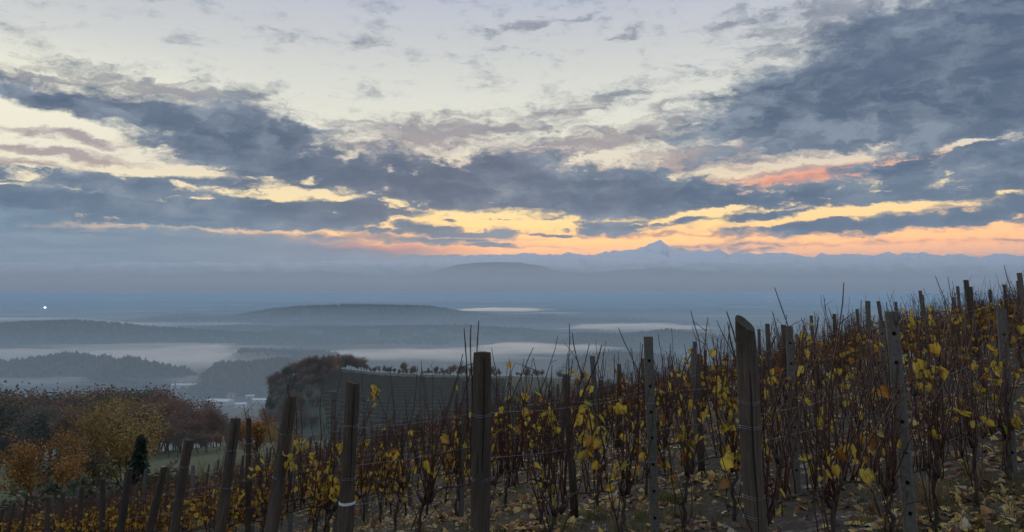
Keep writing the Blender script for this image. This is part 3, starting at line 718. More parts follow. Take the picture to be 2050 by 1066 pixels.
# ---- posts
def wood_post(top, base, d, slant=0.0, hi=True, seed=0, m_='post', label='', cracks=0, wires=(), string=None, cat='post'):
    """a round, weathered stake from base to top; origin at its top"""
    rs = random.Random(seed)
    ax = (top - base); L = ax.length; q = ax.to_track_quat('Z', 'Y')
    root = empty('vine_post', base)
    tag(root, label, cat, 'vineyard posts')
    sides, rings = (18, 26) if hi else (9, 7)
    rx = q.inverted() @ Vector((1, 0, 0)); tc = (q.inverted() @ Vector((-top.x, -top.y, 0))).normalized()
    mb = MB(); vs = []
    for i in range(rings + 1):
        t = i / rings
        for k in range(sides):
            a = 2 * math.pi * k / sides
            r = d / 2 * (1.10 - 0.14 * t) * (1 + 0.15 * mnoise.noise(Vector((math.cos(a) * 1.3 + seed, math.sin(a) * 1.3, t * 3))) + 0.06 * mnoise.noise(Vector((math.cos(a) * 5, math.sin(a) * 5 + seed, t * 2))))
            if i == rings: r *= 0.95
            x, y = r * math.cos(a), r * math.sin(a)
            bend = 0.018 * math.sin(t * 3 + seed) * L
            z = -(1 - t) * L
            if t > 0.85: z += (t - 0.85) / 0.15 * (slant * (-(x * rx.x + y * rx.y) - 0.95 * (x * tc.x + y * tc.y)) - abs(slant) * d * 0.45)
            if z > 0.012: z = 0.012 + (z - 0.012) * 0.4
            vs.append((x + bend * 0.4 * (1 - t), y, z + (0.004 * rs.random() if i == rings else 0)))
    fs = []
    for i in range(rings):
        for k in range(sides):
            a, b2 = i * sides + k, i * sides + (k + 1) % sides
            fs.append((a, b2, b2 + sides, a + sides))
    mb.add(vs, fs)
    n0 = rings * sides
    inner = [Vector(vs[n0 + k]) * 1.0 for k in range(sides)]
    cc = sum(inner, Vector()) / sides
    vv = [tuple(p) for p in inner] + [tuple(cc + (p - cc) * 0.6 - Vector((0, 0, 0.004))) for p in inner] + [tuple(cc - Vector((0, 0, 0.012)))]
    ff = [(k, (k + 1) % sides, sides + (k + 1) % sides, sides + k) for k in range(sides)] + [(sides + k, sides + (k + 1) % sides, 2 * sides) for k in range(sides)]
    mb.add(vv, ff)
    stake = mb.build('stake', M[m_], root, True)
    stake.rotation_mode = 'QUATERNION'; stake.rotation_quaternion = q; stake.location = top - base
    toc = (q.inverted() @ Vector((-top.x, -top.y, 0))).normalized()      # towards the track
    for c in range(cracks):
        a0 = math.atan2(toc.y, toc.x) + rs.uniform(-0.5, 0.6) if c else math.atan2(toc.y, toc.x) + 0.22
        mb = MB(); l0 = (-0.03 if slant < .5 else -0.34) if c == 0 else -rs.uniform(0.3, 0.6) * L; l1 = l0 - rs.uniform(0.35, 0.75) * L
        pts = []
        for i in range(13):
            t = i / 12; a = a0 + 0.05 * math.sin(i * 0.9 + seed); w = 0.0045 * math.sin(math.pi * min(t + 0.12, 1)) + 0.0008
            z = l0 + (l1 - l0) * t; rr = d / 2 * (1.10 - 0.14 * (1 + z / L)) * 1.065
            pts += [(rr * math.cos(a - w / rr), rr * math.sin(a - w / rr), z), (rr * math.cos(a + w / rr), rr * math.sin(a + w / rr), z)]
        pts2 = [(x * 0.86, y * 0.86, z) for x, y, z in pts]
        mb.add(pts + pts2, [(2 * i, 2 * i + 1, 2 * i + 3, 2 * i + 2) for i in range(12)])
        mb.build('crack', M['crack'], stake)
    for zz in wires:
        wire_tie(stake, zz, d, L, seed)
    if string is not None:
        mb = MB()
        for h in range(3):
            rr = d / 2 * (1.10 - 0.14 * (1 + string / L)) + 0.006
            mb.tube([(rr * math.cos(a / 14 * 6.2832), rr * math.sin(a / 14 * 6.2832), string + 0.008 * h + 0.003 * math.sin(a)) for a in range(15)], 0.0045, 5)
        mb.build('white_tie', M['string'], stake)
    return root
def wire_tie(par, zz, d, L, seed):
    mb = MB(); rr = d / 2 * (1.10 - 0.14 * (1 + zz / L)) + 0.003
    for h in range(2):
        mb.tube([(rr * math.cos(a / 14 * 6.2832), rr * math.sin(a / 14 * 6.2832), zz + 0.013 * h + 0.004 * math.sin(a * 1.3 + seed)) for a in range(15)], 0.0022, 4)
    mb.build('wire_tie', M['wire'], par, True)

def concrete_mesh(L, w, holes):
    """square cast post, bevelled, with bored holes through the face (real recesses, floors painted dark as shade)"""
    mb = MB(); h = w / 2; c = w * 0.16
    sec = [(-h + c, -h), (h - c, -h), (h, -h + c), (h, h - c), (h - c, h), (-h + c, h), (-h, h - c), (-h, -h + c)]
    cell = w - 2 * c
    zs = sorted(holes)
    # side walls except the front strip (sec[0]-sec[1], y = -h)
    vs = [(x, y, 0) for x, y in sec] + [(x, y, L) for x, y in sec]
    mb.add(vs, [(i, (i + 1) % 8, (i + 1) % 8 + 8, i + 8) for i in range(1, 8)] + [tuple(range(8, 16))])
    z = 0.0; x0, x1 = -h + c, h - c
    for hz in zs:
        a, b2 = hz - cell / 2, hz + cell / 2
        mb.add([(x0, -h, z), (x1, -h, z), (x1, -h, a), (x0, -h, a)], [(0, 1, 2, 3)])
        r = cell * 0.27
        oc = [(r * math.cos(math.pi / 8 + k * math.pi / 4), -h, hz + r * math.sin(math.pi / 8 + k * math.pi / 4)) for k in range(8)]
        cor = [(x1, -h, b2), (x0, -h, b2), (x0, -h, a), (x1, -h, a)]
        dp = [(x, -h + 0.03, zz) for x, _, zz in oc]
        vs = oc + cor + dp
        fs = [(0, 8, 1), (1, 8, 9, 2), (2, 9, 3), (3, 9, 10, 4), (4, 10, 5), (5, 10, 11, 6), (6, 11, 7), (7, 11, 8, 0)]
        mb.add(vs, fs + [(k, (k + 1) % 8, 12 + (k + 1) % 8, 12 + k) for k in range(8)])
        mb.add(dp, [tuple(range(8))], 1)  # hole floor coloured near-black, shade painted in
        z = b2
    mb.add([(x0, -h, z), (x1, -h, z), (x1, -h, L), (x0, -h, L)], [(0, 1, 2, 3)])
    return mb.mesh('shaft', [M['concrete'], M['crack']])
def concrete_post(top, base, w, label, me=None, ties=(), yaw=None):
    ax = top - base; L = ax.length
    root = empty('vine_post', base); tag(root, label, 'post', 'vineyard posts')
    if me is None:
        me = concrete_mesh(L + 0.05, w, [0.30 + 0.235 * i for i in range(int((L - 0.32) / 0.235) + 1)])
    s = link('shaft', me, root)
    s.rotation_mode = 'QUATERNION'
    yaw = math.atan2(-base.x, base.y) * 0.8 if yaw is None else yaw
    s.rotation_quaternion = ax.to_track_quat('Z', 'Y') @ Matrix.Rotation(0, 3, 'Z').to_quaternion()
    q0 = ax.to_track_quat('Z', 'X')
    want = Vector((-base.x * 0.6, -base.y, 0)).normalized()
    loc = q0.inverted() @ want
    s.rotation_quaternion = q0 @ Matrix.Rotation(math.atan2(loc.y, loc.x) + math.pi / 2, 3, 'Z').to_quaternion()
    for t in ties:
        mb = MB(); h = w / 2 + 0.003; z = L * t
        mb.tube([(-h, -h, z), (h, -h, z + 0.006), (h, h, z), (-h, h, z - 0.004), (-h, -h, z + 0.004)], 0.002, 4)
        mb.build('wire_tie', M['wire'], s)
    return root

END = [((1490, 634), (1513, 1066), 38), ((966, 706), (960, 1066), 34), ((707, 763), (692, 1066), 26), ((583, 795), (542, 1066), 24), ((472, 838), (441, 1066), 19),
       ((378, 878), (348, 1066), 17), ((329, 935), (299, 1066), 14), ((260, 938), (241, 1066), 13), ((206, 957), (204, 1066), 11), ((165, 975), (157, 1066), 10),
       ((127, 985), (120, 1066), 9), ((97, 993), (93, 1066), 9)]
END_LABEL = ['thick wooden end post of the nearest row with a slanting mossy top',
             'thick upright wooden end post with a long dark crack, centre of the picture',
             'wooden end post with white string tied round it',
             'grey wooden end post leaning right beside the yellow-green leafy vine',
             'leaning dark wooden end post fifth along the row ends from the slant-topped post',
             'leaning wooden end post sixth along the row ends from the slant-topped post',
             'short leaning wooden end post seventh along the row ends from the slant-topped post']
def ground_hit(top, low):
    d = (low - top)
    p = low.copy()
    for _ in range(30):
        e = p.z - (gz(p.x, p.y) - 0.05)
        p = p + d * (e / -d.z)
    return p
post_u = {}
for k in range(NROWS):
    n = rown(k)
    if k < len(END):
        (tx, ty), (bx, by), w = END[k]
        top = on_row(tx, ty, n); low = on_row(bx, by, n)
        base = ground_hit(top, low)
        d = min(0.145, w * top.y / F * 1.02)
    else:
        base = un(U0 + rnd.uniform(-.15, .15), n, -0.05); top = base + Vector((0.10 + rnd.uniform(-.05, .1), 0.05, 1.65 + rnd.uniform(-.1, .15))); d = 0.10
    if not visible(top.x, top.y): continue
    lab = END_LABEL[k] if k < len(END_LABEL) else 'dark wooden end post of the %s vine row counted from the slant-topped post' % nth(k)
    wood_post(top, base, d, slant=(0.72 if k == 0 else 0.15 * (k % 3 - 1)), hi=k < 7, seed=k * 3 + 1, m_='postmoss' if k in (0,) else 'post', label=lab,
              cracks=(1 if k == 0 else 2 if k == 1 else 1 if k < 5 else 0),
              wires=((-0.55, -0.70, -1.12, -1.24) if k == 0 else (-0.48, -0.95, -1.3) if k == 1 else (-0.42, -0.9) if k < 6 else ()), string=(-1.12 if k == 2 else None))
    post_u[k] = [base.x * UX + base.y * UY]
# concrete posts that stand out
_lean = lambda px, py, bx, by, k: (on_row(px, py, rown(k)), on_row(bx, by, rown(k)))
for (tp, bp, k, w, lab) in [((1785, 636), (1818, 1006), 0, 0.098, 'grey concrete post with a line of round holes, first inner post of the nearest row'),
                            ((2005, 628), (2026, 930), 0, 0.085, 'grey concrete post with holes near the edge of the picture, nearest row'),
                            ((1298, 685), (1309, 990), 1, 0.085, 'grey concrete post hung with yellow leaves, first inner post of the second row'),
                            ((1580, 662), (1592, 905), 1, 0.08, 'grey concrete post just right of the slant-topped end post, second row'),
                            ((1765, 650), (1776, 860), 1, 0.08, 'grey concrete post standing just behind the large holed concrete post'),
                            ((668, 790), (672, 1000), 4, 0.085, 'grey concrete post just behind the string-tied wooden post'),
                            ((1027, 800), (1029, 930), 4, 0.08, 'slim grey concrete post seen between cracked post and leafy vines')]:
    top, low = _lean(*tp, *bp, k)
    base = ground_hit(top, low)
    concrete_post(top, base, w, lab, ties=(0.42, 0.7))
    post_u.setdefault(k, []).append(base.x * UX + base.y * UY)
top, low = _lean(498, 838, 496, 1050, 5)
wood_post(top, ground_hit(top, low), 0.085, 0.1, True, 77, 'post', 'slim dark upright stake between two leaning end posts', 0, (-0.4,))
# the other posts of the rows
SH = [concrete_mesh(1.72, 0.075, []), None]
_mb = MB(); _mb.tube([(0, 0, 0), (0.01, 0, 0.6), (0.0, 0.01, 1.2), (0.01, 0, 1.75)], [0.05, 0.047, 0.044, 0.040], 8); SH[1] = _mb.mesh('stake', M['post'], True)
for k in range(NROWS):
    n = rown(k); cnt = 0; u = U0
    while u < 84:
        u += 2.62 + rnd.uniform(-.18, .18)
        if any(abs(u - q) < 1.3 for q in post_u.get(k, [])[1:]) or (k <= 1 and u < 11.5): continue
        p = un(u, n)
        if not visible(p.x, p.y, 0.02) or p.y > 52 or (p.y > 42 and k > 8): continue
        cnt += 1
        kind = rnd.random() < 0.45
        root = empty('vine_post', p - Vector((0, 0, 0.08)), rnd.uniform(-.3, .3))
        tag(root, '%s post, %s inward from the end post of the %s vine row' % ('grey concrete' if not kind else 'dark wooden', nth(cnt + len(post_u.get(k, [0])) - 2), nth(k)), 'post', 'vineyard posts')
        o = link('stake' if kind else 'shaft', SH[1] if kind else SH[0], root)
        s_ = rnd.uniform(0.93, 1.14); o.scale = (1, 1, s_); o.rotation_euler = (rnd.gauss(0, .03), rnd.gauss(0, .035), 0)

# ---- vines
def leaf_mesh(seed, s=0.062, low=False, curl=1.0):
    """lobed vine leaf hanging from its stalk; origin at the stalk's foot, blade down -z, front +y"""
    rs = random.Random(seed); mb = MB()
    if low:
        out = [(0, 0), (-.75, .10), (-.95, -.55), (-.45, -1.15), (0, -1.6), (.5, -1.1), (.95, -.5), (.72, .12)]
    else:
        out = [(0, -.08), (-.34, .22), (-.76, .16), (-.92, -.16), (-1.06, -.48), (-.90, -.80), (-.68, -.98), (-.42, -1.32), (0, -1.62), (.40, -1.30), (.66, -1.0), (.93, -.78), (1.04, -.42), (.90, -.14), (.78, .18), (.33, .22)]
    c1, c2, fold = rs.uniform(.2, .6) * curl, rs.uniform(-.35, .35) * curl, rs.uniform(.25, .75) * curl
    if not low: out = [(x * .92, z * .95 if abs(x) > .01 else z) for x, z in out]
    def P(x, z):
        x *= 1 + rs.uniform(-.22, .16); z *= 1 + rs.uniform(-.14, .10)
        return (x * s * math.cos(fold * abs(x)), (fold * abs(x) * 0.6 + c1 * z * z * 0.35 + c2 * x * z * .5 + rs.uniform(-.06, .06)) * s, z * s)
    n = len(out); vs = [P(*q) for q in out] + [P(0, -0.62)]
    fs = [((i + 1) % n, i, n) for i in range(n)]
    mb.add(vs, fs)
    if not low:
        mb.tube([(0, 0, 0), (0.1 * s, -0.25 * s, 0.45 * s), (0.05 * s, -.7 * s, 0.75 * s)], 0.0016, 3)
    return mb.mesh('leaf', M['leaf'], True)
LEAVES = [leaf_mesh(i) for i in range(12)]
def cane_path(rs, start, h, lean, seg=9, kink=0.028, lat=0.16):
    """an upright shoot: small kinks at every node"""
    p = Vector(start); d = Vector((lean + rs.gauss(0, .10), rs.gauss(0, lat), 1)).normalized()
    pts = [p.copy()]
    for i in range(seg):
        d = (d + Vector((rs.gauss(0, kink * 3), rs.gauss(0, kink * 3), 0.05))).normalized()
        p = p + d * (h / seg); pts.append(p.copy())
    return pts
def trunk_mesh(rs, hgt, hi):
    mb = MB(); pts = [Vector((0, 0, -0.06))]; r = []
    n = 9 if hi else 4
    for i in range(1, n + 1):
        t = i / n
        pts.append(Vector((0.10 * t * t * math.sin(rs.random() * 2 + 1) + rs.gauss(0, .009), rs.gauss(0, .010), hgt * t)))
    r = [(0.021 if i else 0.027) * (1 - 0.30 * i / n) * rs.uniform(0.85, 1.2) for i in range(n + 1)]
    mb.tube(pts, r, 8 if hi else 5)
    head = pts[-1]
    for s_ in (-1, 1):
        if hi or rs.random() < .6:
            q = [head + Vector((s_ * 0.03, 0, -0.03)), head + Vector((s_ * 0.07, rs.gauss(0, .02), 0.03)), head + Vector((s_ * 0.11, rs.gauss(0, .02), 0.09))]
            mb.tube(q, [0.024, 0.018, 0.012], 6 if hi else 4)
    return mb, head
def cordon_pts(rs, head, L):
    """last year's cane bent along the wire"""
    n = 10; pts = []
    for i in range(n + 1):
        t = i / n
        pts.append(head + Vector((L * t, rs.gauss(0, .008), 0.10 * math.sin(min(t * 2.2, 1) * math.pi * 0.6) - 0.05 * t + rs.gauss(0, .006))))
    return pts
def near_vine(u, n, label, ncane, nleaf, seed, tall=1.0, size=1.0, low_leaf=0.25, extra=()):
    rs = random.Random(seed)
    root = empty('grape_vine', un(u, n), math.pi / 2 - RA)
    tag(root, label, 'vine', 'vines in the rows')
    hg = rs.uniform(0.42, 0.60)
    mb, head = trunk_mesh(rs, hg, True)
    mb.build('trunk', M['vinebark'], root, True)
    cp = cordon_pts(rs, head, rs.uniform(0.62, 0.85) * (1 if rs.random() < .8 else -1))
    mb = MB(); mb.tube(cp, [0.011 * (1 - .05 * i) for i in range(len(cp))], 6)
    mb.build('cordon', M['vinebark'], root, True)
    spots = []
    for c in range(int(ncane * 1.5)):
        if rs.random() < 0.42: st = head + Vector((rs.gauss(0, .05), rs.gauss(0, .03), rs.uniform(-.05, .08)))
        else: st = cp[rs.randrange(1, len(cp))]
        h = rs.uniform(0.62, 1.22) * tall; lean = rs.gauss(0.02, .17)
        if rs.random() < 0.12: h = rs.uniform(0.25, 0.5)
        if c < 3: h = rs.uniform(1.2, 1.5) * tall; lean = rs.gauss(.05, .2)
        if c % 6 == 5: st = Vector((rs.gauss(0, .04), rs.gauss(0, .04), hg * rs.uniform(.1, .6))); lean = rs.gauss(0, .4); h = rs.uniform(.5, 1.3)
        pts = cane_path(rs, st, h, lean, 10)
        r0 = rs.uniform(0.0042, 0.0064)
        if c < 3: r0 *= 1.45
        mb = MB(); mb.tube(pts, [r0 * (1 - 0.05 * i) * (1.25 if i % 2 else 1.0) for i in range(len(pts))], 5)
        for t in range(rs.randrange(1, 4)):                          # side shoots and tendrils
            i = rs.randrange(3, 10); q = pts[i]; dv = Vector((rs.gauss(0, 1), rs.gauss(0, .7), rs.uniform(.3, 1.0))).normalized(); l = rs.uniform(.05, .24)
            mb.tube([q, q + dv * l * .5 + Vector((0, 0, .01)), q + dv * l + Vector((0, 0, .05 * l))], [r0 * .55, r0 * .45, r0 * .25], 4)
            spots.append(q + dv * l * rs.uniform(.5, 1))
        mb.build('cane', M['cane'], root, True)
        for i in range(2, 11):
            spots.append(pts[i] if i < len(pts) else pts[-1])
    for dx, ex in extra:                                              # shoots standing up beside the end post
        mb = MB(); q0 = Vector((dx, 0.10, 0.95)); q1 = Vector((dx + ex, 0.09, 2.06 - abs(ex) * .6))
        mb.tube([q0.lerp(q1, t / 8) + Vector((rs.gauss(0, .006), rs.gauss(0, .006), 0)) for t in range(9)], [.0062 * (1 - .045 * t) * (1.3 if t % 2 else 1) for t in range(9)], 5)
        mb.build('cane', M['cane'], root, True)
    wgt = [1.0 - 0.75 * max(0, (q.z - hg - 0.6)) if q.z > hg + .1 else low_leaf for q in spots]
    cl = [rs.choices(spots, [max(w_, .05) for w_ in wgt])[0] for _ in range(max(2, nleaf // 7))]
    for i in range(nleaf):
        q = (rs.choice(cl) if rs.random() < 0.72 else rs.choices(spots, [max(w_, .05) for w_ in wgt])[0]) + Vector((rs.gauss(0, .05), rs.gauss(0, .06), rs.gauss(-.03, .06)))
        o = link('leaf', LEAVES[rs.randrange(len(LEAVES))], root, q)
        s_ = size * rs.choice((rs.uniform(0.45, 0.8), rs.uniform(.6, 1.05)))
        o.scale = (s_ * rs.uniform(.4, .95), s_ * rs.uniform(.8, 1.6), s_); o.rotation_euler = (rs.gauss(0.15, .5), rs.gauss(0, .5), rs.uniform(0, 6.28))
    return root
# prototypes for the many vines further off: trunk, canes, leaves
def proto(seed, nleaf, ncane=24):
    rs = random.Random(seed); hg = rs.uniform(.42, .6)
    tb, head = trunk_mesh(rs, hg, False)
    cp = cordon_pts(rs, head, 0.8)
    tb.tube(cp[::3], [0.011, .009, .007, .006][:len(cp[::3])], 4)
    mb = MB(); spots = []
    for c in range(ncane):
        st = head if rs.random() < .35 else cp[rs.randrange(1, len(cp))]
        if c % 5 == 4: st = Vector((rs.gauss(0, .05), rs.gauss(0, .05), hg * rs.uniform(.1, .6)))
        h = rs.uniform(.5, 1.0) if rs.random() < .92 else rs.uniform(1, 1.3)
        pts = cane_path(rs, st, h, rs.gauss(0, .16), 5)
        r0 = rs.uniform(.0048, .0072)
        mb.tube(pts, [r0 * (1 - .1 * i) for i in range(len(pts))], 3, False)
        for t in range(3):
            q = pts[rs.randrange(1, 5)]; dv = Vector((rs.gauss(0, 1), rs.gauss(0, .7), rs.uniform(.1, 1.0))).normalized(); l = rs.uniform(.1, .32)
            mb.tube([q, q + dv * l], [r0 * .7, r0 * .4], 3, False)
        spots += pts[1:]
    lf = MB()
    for i in range(nleaf):
        q = rs.choice(spots) + Vector((rs.gauss(0, .07), rs.gauss(0, .09), rs.gauss(-.04, .10)))
        if q.z > hg + 0.62: q.z = hg + rs.uniform(.1, .62)
        s_ = rs.uniform(.035, .062); rot = Matrix.Rotation(rs.uniform(0, 6.28), 3, 'Z') @ Matrix.Rotation(rs.gauss(.1, .4), 3, 'X')
        vs = [q + rot @ (Vector(v) * s_) for v in ((0, 0, 0), (-.9, .15, -.1), (-.8, .2, -.9), (0, .35, -1.6), (.8, .2, -.9), (.9, .15, -.1), (0, -.1, -.7))]
        lf.add(vs, [(0, 1, 6), (1, 2, 6), (2, 3, 6), (3, 4, 6), (4, 5, 6), (5, 0, 6)])
    return tb.mesh('trunk', M['vinebark'], True), mb.mesh('canes', M['cane_far']), (lf.mesh('leaves', M['leaf_far'], True) if nleaf else None), (tb, mb, lf)
PROTO = [proto(100 + i, nl) for i, nl in enumerate((0, 8, 14, 20, 26, 34, 44, 60, 75))]
# vines that stand out at the front, by row and place in the row: canes, leaves, height, size
FRONT = {(0, 0): (17, 16, 1.0, 1.15), (0, 1): (18, 12, 1.05, 1.0), (0, 2): (17, 9, .95, 1.0), (0, 3): (16, 14, 1.0, 1.0), (0, 4): (16, 18, 1.0, 1.0), (0, 5): (16, 22, 1.0, 1.0), (0, 6): (16, 26, 1.0, 1.0),
         (1, 0): (15, 34, 1.14, 1.1), (1, 1): (15, 26, 1.0, 1.0), (1, 2): (17, 46, 1.16, 1.15), (1, 3): (15, 48, 1.05, 1.15), (1, 4): (16, 24, 1.05, 1.0), (1, 5): (14, 20, 1.0, 1.1),
         (2, 0): (15, 20, 1.12, 1.0), (2, 1): (14, 12, 1.1, 1.1), (2, 2): (13, 16, 1.0, 1.0), (3, 0): (14, 52, 1.12, 1.2), (3, 1): (12, 14, 1.0, 1.0), (4, 0): (13, 22, 1.0, 1.1), (5, 0): (13, 20, 1.0, 1.1), (6, 0): (13, 20, .9, 1.1)}
FRONT_LABEL = {(3, 0): 'vine with many yellow-green leaves beside the leaning grey end post', (1, 0): 'vine with drooping yellow leaves just right of the cracked centre post',
               (1, 2): 'tall vine with yellow leaves just left of the leaf-hung concrete post', (1, 3): 'vine thick with yellow leaves around the leaf-hung concrete post', (0, 0): 'vine with one big yellow leaf just right of the slant-topped post'}
vines = []
for k in range(NROWS):
    n = rown(k); u = U0 + 0.52; j = 0
    while u < 86:
        x, y = u * UX + n * NX, u * UY + n * NY
        if visible(x, y, 0.04) and y < (50 if k < 9 else 44):
            vines.append((math.hypot(x, y), k, j, u, n))
        u += 0.90 * rnd.uniform(.92, 1.08); j += 1
vines.sort()
NV = 300
PV = [[], [], []]
for i, (r, k, j, u, n) in enumerate(vines):
    rs = random.Random(1000 + i)
    lf_m = float(np.clip(vnoise(u * .35 + 7, n * .8 + 3) * 1.5 - .55 + 0.8 * float(sstep(9, 22, u)) * float(sstep(20, 12, n)) + 0.75 * float(sstep(9, 14, n)) * float(sstep(15, 8, u)), 0, 1))
    if i < 46:
        nc, nl, tall, size = FRONT.get((k, j), (14, int(6 + 26 * lf_m), rs.uniform(.9, 1.08), 1.0))
        word = 'leafy yellow' if nl > 30 else 'sparsely leaved' if nl > 12 else 'nearly leafless'
        lab = FRONT_LABEL.get((k, j), '%s vine with reddish canes, %s from the end post in the %s row' % (word, nth(j), nth(k)))
        near_vine(u, n, lab, int(nc * (1.35 if k == 0 else 1.1)), int(nl * 1.45), 500 + i, tall, size, extra=[(post_u[1][0] - u + .02 * q, -.09 + .045 * q) for q in range(3)] if (k, j) == (1, 0) else ())
        continue
    pi = int(np.clip(lf_m * 9 + rs.gauss(0, 1.1), 0, 8))
    if i < NV:
        word = 'yellow leafy' if pi > 5 else 'half bare' if pi > 1 else 'bare'
        root = empty('grape_vine', un(u, n), math.pi / 2 - RA + (math.pi if rs.random() < .5 else 0) + rs.gauss(0, .08))
        root.scale = (1, 1, rs.uniform(.88, 1.15))
        tag(root, '%s brown-caned vine, %s from the end post in the %s row' % (word, nth(j), nth(k)), 'vine', 'vines in the rows')
        link('trunk', PROTO[pi][0], root); tag(link('canes', PROTO[pi][1], root), kind='stuff')
        if PROTO[pi][2]: tag(link('leaves', PROTO[pi][2], root), kind='stuff')
    else:
        mtx = Matrix.Translation(un(u, n)) @ Matrix.Rotation(math.pi / 2 - RA + rs.gauss(0, .1), 4, 'Z') @ Matrix.Diagonal((rs.choice((-1, 1)), 1, rs.uniform(.88, 1.15), 1))
        A = np.array(mtx)
        for q in range(3):
            mbq = PROTO[pi][3][q]
            if mbq.v:
                V = np.array(mbq.v) @ A[:3, :3].T + A[:3, 3]
                PV[q].append((V, mbq.f))
root = empty('far_vines', un(40, 14))
tag(root, 'dense mass of brown and yellow vines up the far slope', 'vines', kind='stuff')
for q, nm, m_ in ((0, 'trunks', 'vinebark'), (1, 'canes', 'cane_far'), (2, 'leaves', 'leaf_far')):
    big = MB()
    for V, f in PV[q]: big.add(V.tolist(), f)
    if big.v:
        o = big.build(nm, M[m_], root); o.location = -root.location; tag(o, kind='stuff')

# ---- trellis wires
for k in range(9):
    n = rown(k); u1 = min(8 + 4.5 * k, 40) + 4
    for w, hh in enumerate((0.62, 0.98, 1.32) if k else (0.66, 1.05, 1.22)):
        mb = MB(); pts = []
        u = post_u[k][0] + 0.05
        while u < u1:
            p = un(u, n); pts.append((p.x, p.y, float(np.interp(u, [U0, 90], [0, 0])) + ground(p.x, p.y, False) + hh + 0.02 * math.sin(u * 2.4))); u += 0.65
        mb.tube(pts, 0.0017 if k < 4 else 0.0020, 4)
        tag(mb.build('trellis_wire', M['wire']), '%s thin metal trellis wire up the posts of the %s vine row' % (('lowest', 'middle', 'top')[w], nth(k)), 'wire', 'trellis wires')

# ---- litter and weeds on the ground
rsn = np.random.RandomState(5)
NL = 300
LOWL = []
for i in range(5):
    me = leaf_mesh(40 + i, 0.060, True, 1.6); me.materials.clear(); me.materials.append(M['litter1']); LOWL.append(me)
cand = []
while len(cand) < 22000:
    y = 3.6 + rsn.rand() ** 1.6 * 30; x = (rsn.rand() * 1.5 - 0.75) * y
    u, n = x * UX + y * UY, x * NX + y * NY
    if u < 2.2 or n < 0.6: continue
    rowd = abs(((n - ROW0) / ROWD + 0.5) % 1 - 0.5)
    if rsn.rand() < (0.35 + 0.65 * (rowd < 0.28)) * max(0.12, 2.0 * vnoise(x * 1.1, y * 1.1) - .35): cand.append((math.hypot(x, y), x, y))
cand.sort()
inview = [c for c in cand if abs(c[1] / c[2]) < 0.69 and (0 - (gz(c[1], c[2]))) / c[2] < 0.36]
pick = inview[:NL]
ps = set((c[1], c[2]) for c in pick)
for (r, x, y) in pick:
    o = link('fallen_leaf', LOWL[int(rsn.randint(5))], loc=(x, y, gz(x, y) + 0.03))
    o.rotation_euler = (rsn.normal(-1.57, .5), rsn.normal(0, .45), rsn.rand() * 6.28)
    s_ = rsn.uniform(.5, 1.15); o.scale = (s_ * rsn.uniform(.55, 1), s_, s_)
    tag(o, 'fallen vine leaf lying on the soil in the foreground', 'leaf', 'fallen vine leaves in the foreground')
mb = MB()
LV = [[tuple(v.co) for v in me.vertices] for me in LOWL]; LF = [[tuple(p.vertices) for p in me.polygons] for me in LOWL]
for (r, x, y) in cand:
    if (x, y) in ps: continue
    q = int(rsn.randint(5)); s_ = rsn.uniform(.4, 1.2)
    R3 = Matrix.Rotation(rsn.rand() * 6.28, 3, 'Z') @ Matrix.Rotation(rsn.normal(-1.57, .6), 3, 'X') @ Matrix.Rotation(rsn.normal(0, .3), 3, 'Y')
    z = gz(x, y) + 0.025; A = np.array(R3) * s_
    mb.add((np.array(LV[q]) @ A.T + (x, y, z)).tolist(), LF[q])
tag(mb.build('leaf_litter', M['litter']), 'yellow and brown leaf litter over the vineyard soil', 'leaf litter', kind='stuff')
def blades(pts, hmin, hmax, spread, nb, m_, name, seed, dense=1):
    rs = np.random.RandomState(seed); mb = MB()
    for (x, y) in pts:
        for b2 in range(nb):
            a = rs.rand() * 6.28; d0 = rs.rand() ** .7 * spread; bx, by = x + math.cos(a) * d0, y + math.sin(a) * d0
            z = gz(bx, by) - .01; h = rs.uniform(hmin, hmax); le = rs.normal(0, .35, 2) * h; w = rs.uniform(.002, .0045)
            wx, wy = math.cos(a + 1.5) * w, math.sin(a + 1.5) * w
            mb.add([(bx - wx, by - wy, z), (bx + wx, by + wy, z), (bx + le[0] * .35 + wx * .8, by + le[1] * .35 + wy * .8, z + h * .6), (bx + le[0] * .35 - wx * .8, by + le[1] * .35 - wy * .8, z + h * .6), (bx + le[0], by + le[1], z + h * (.95 - .2 * rs.rand()))], [(0, 1, 2, 3), (3, 2, 4)])
    return mb.build(name, M[m_])
gp = []
while len(gp) < 2600:
    y = 3.8 + rsn.rand() ** 1.5 * 20; x = (rsn.rand() * 1.45 - .72) * y
    if x * UX + y * UY > 1.5 and rsn.rand() < 2.2 * (vnoise(x * .8 + 40, y * .8) - .38): gp.append((x, y))
tag(blades(gp, .04, .15, .13, 13, 'grass', 'grass', 3), 'short green and straw coloured grass between the vines', 'grass', kind='stuff')
for (px, py, h, sp, nb, lab) in [(1870, 1010, .34, .20, 260, 'big clump of dry straw-coloured grass at the foot of the holed concrete post'), (1960, 960, .28, .15, 160, 'dry grass tuft under the vines near the picture edge'),
                                 (1335, 1010, .20, .20, 170, 'tuft of mixed grass at the foot of the leaf-hung concrete post'), (1190, 1040, .16, .18, 130, 'low grass tuft in front of the second-row vines'), (1975, 870, .25, .16, 130, 'dry grass tuft behind the outermost concrete post')]:
    d = ray(px, py); t = 3.0
    while (d * (t / d.y)).z > gz(d.x * t / d.y, t) and t < 30: t += .05
    x, y = d.x * t / d.y, t
    rr = np.random.RandomState(int(px)); 
    o = blades([(x, y)], h * .35, h, sp, nb, 'straw' if 'dry' in lab else 'grass', 'grass_tuft', int(px))
    tag(o, lab, 'grass tuft', 'grass tufts under the vines')

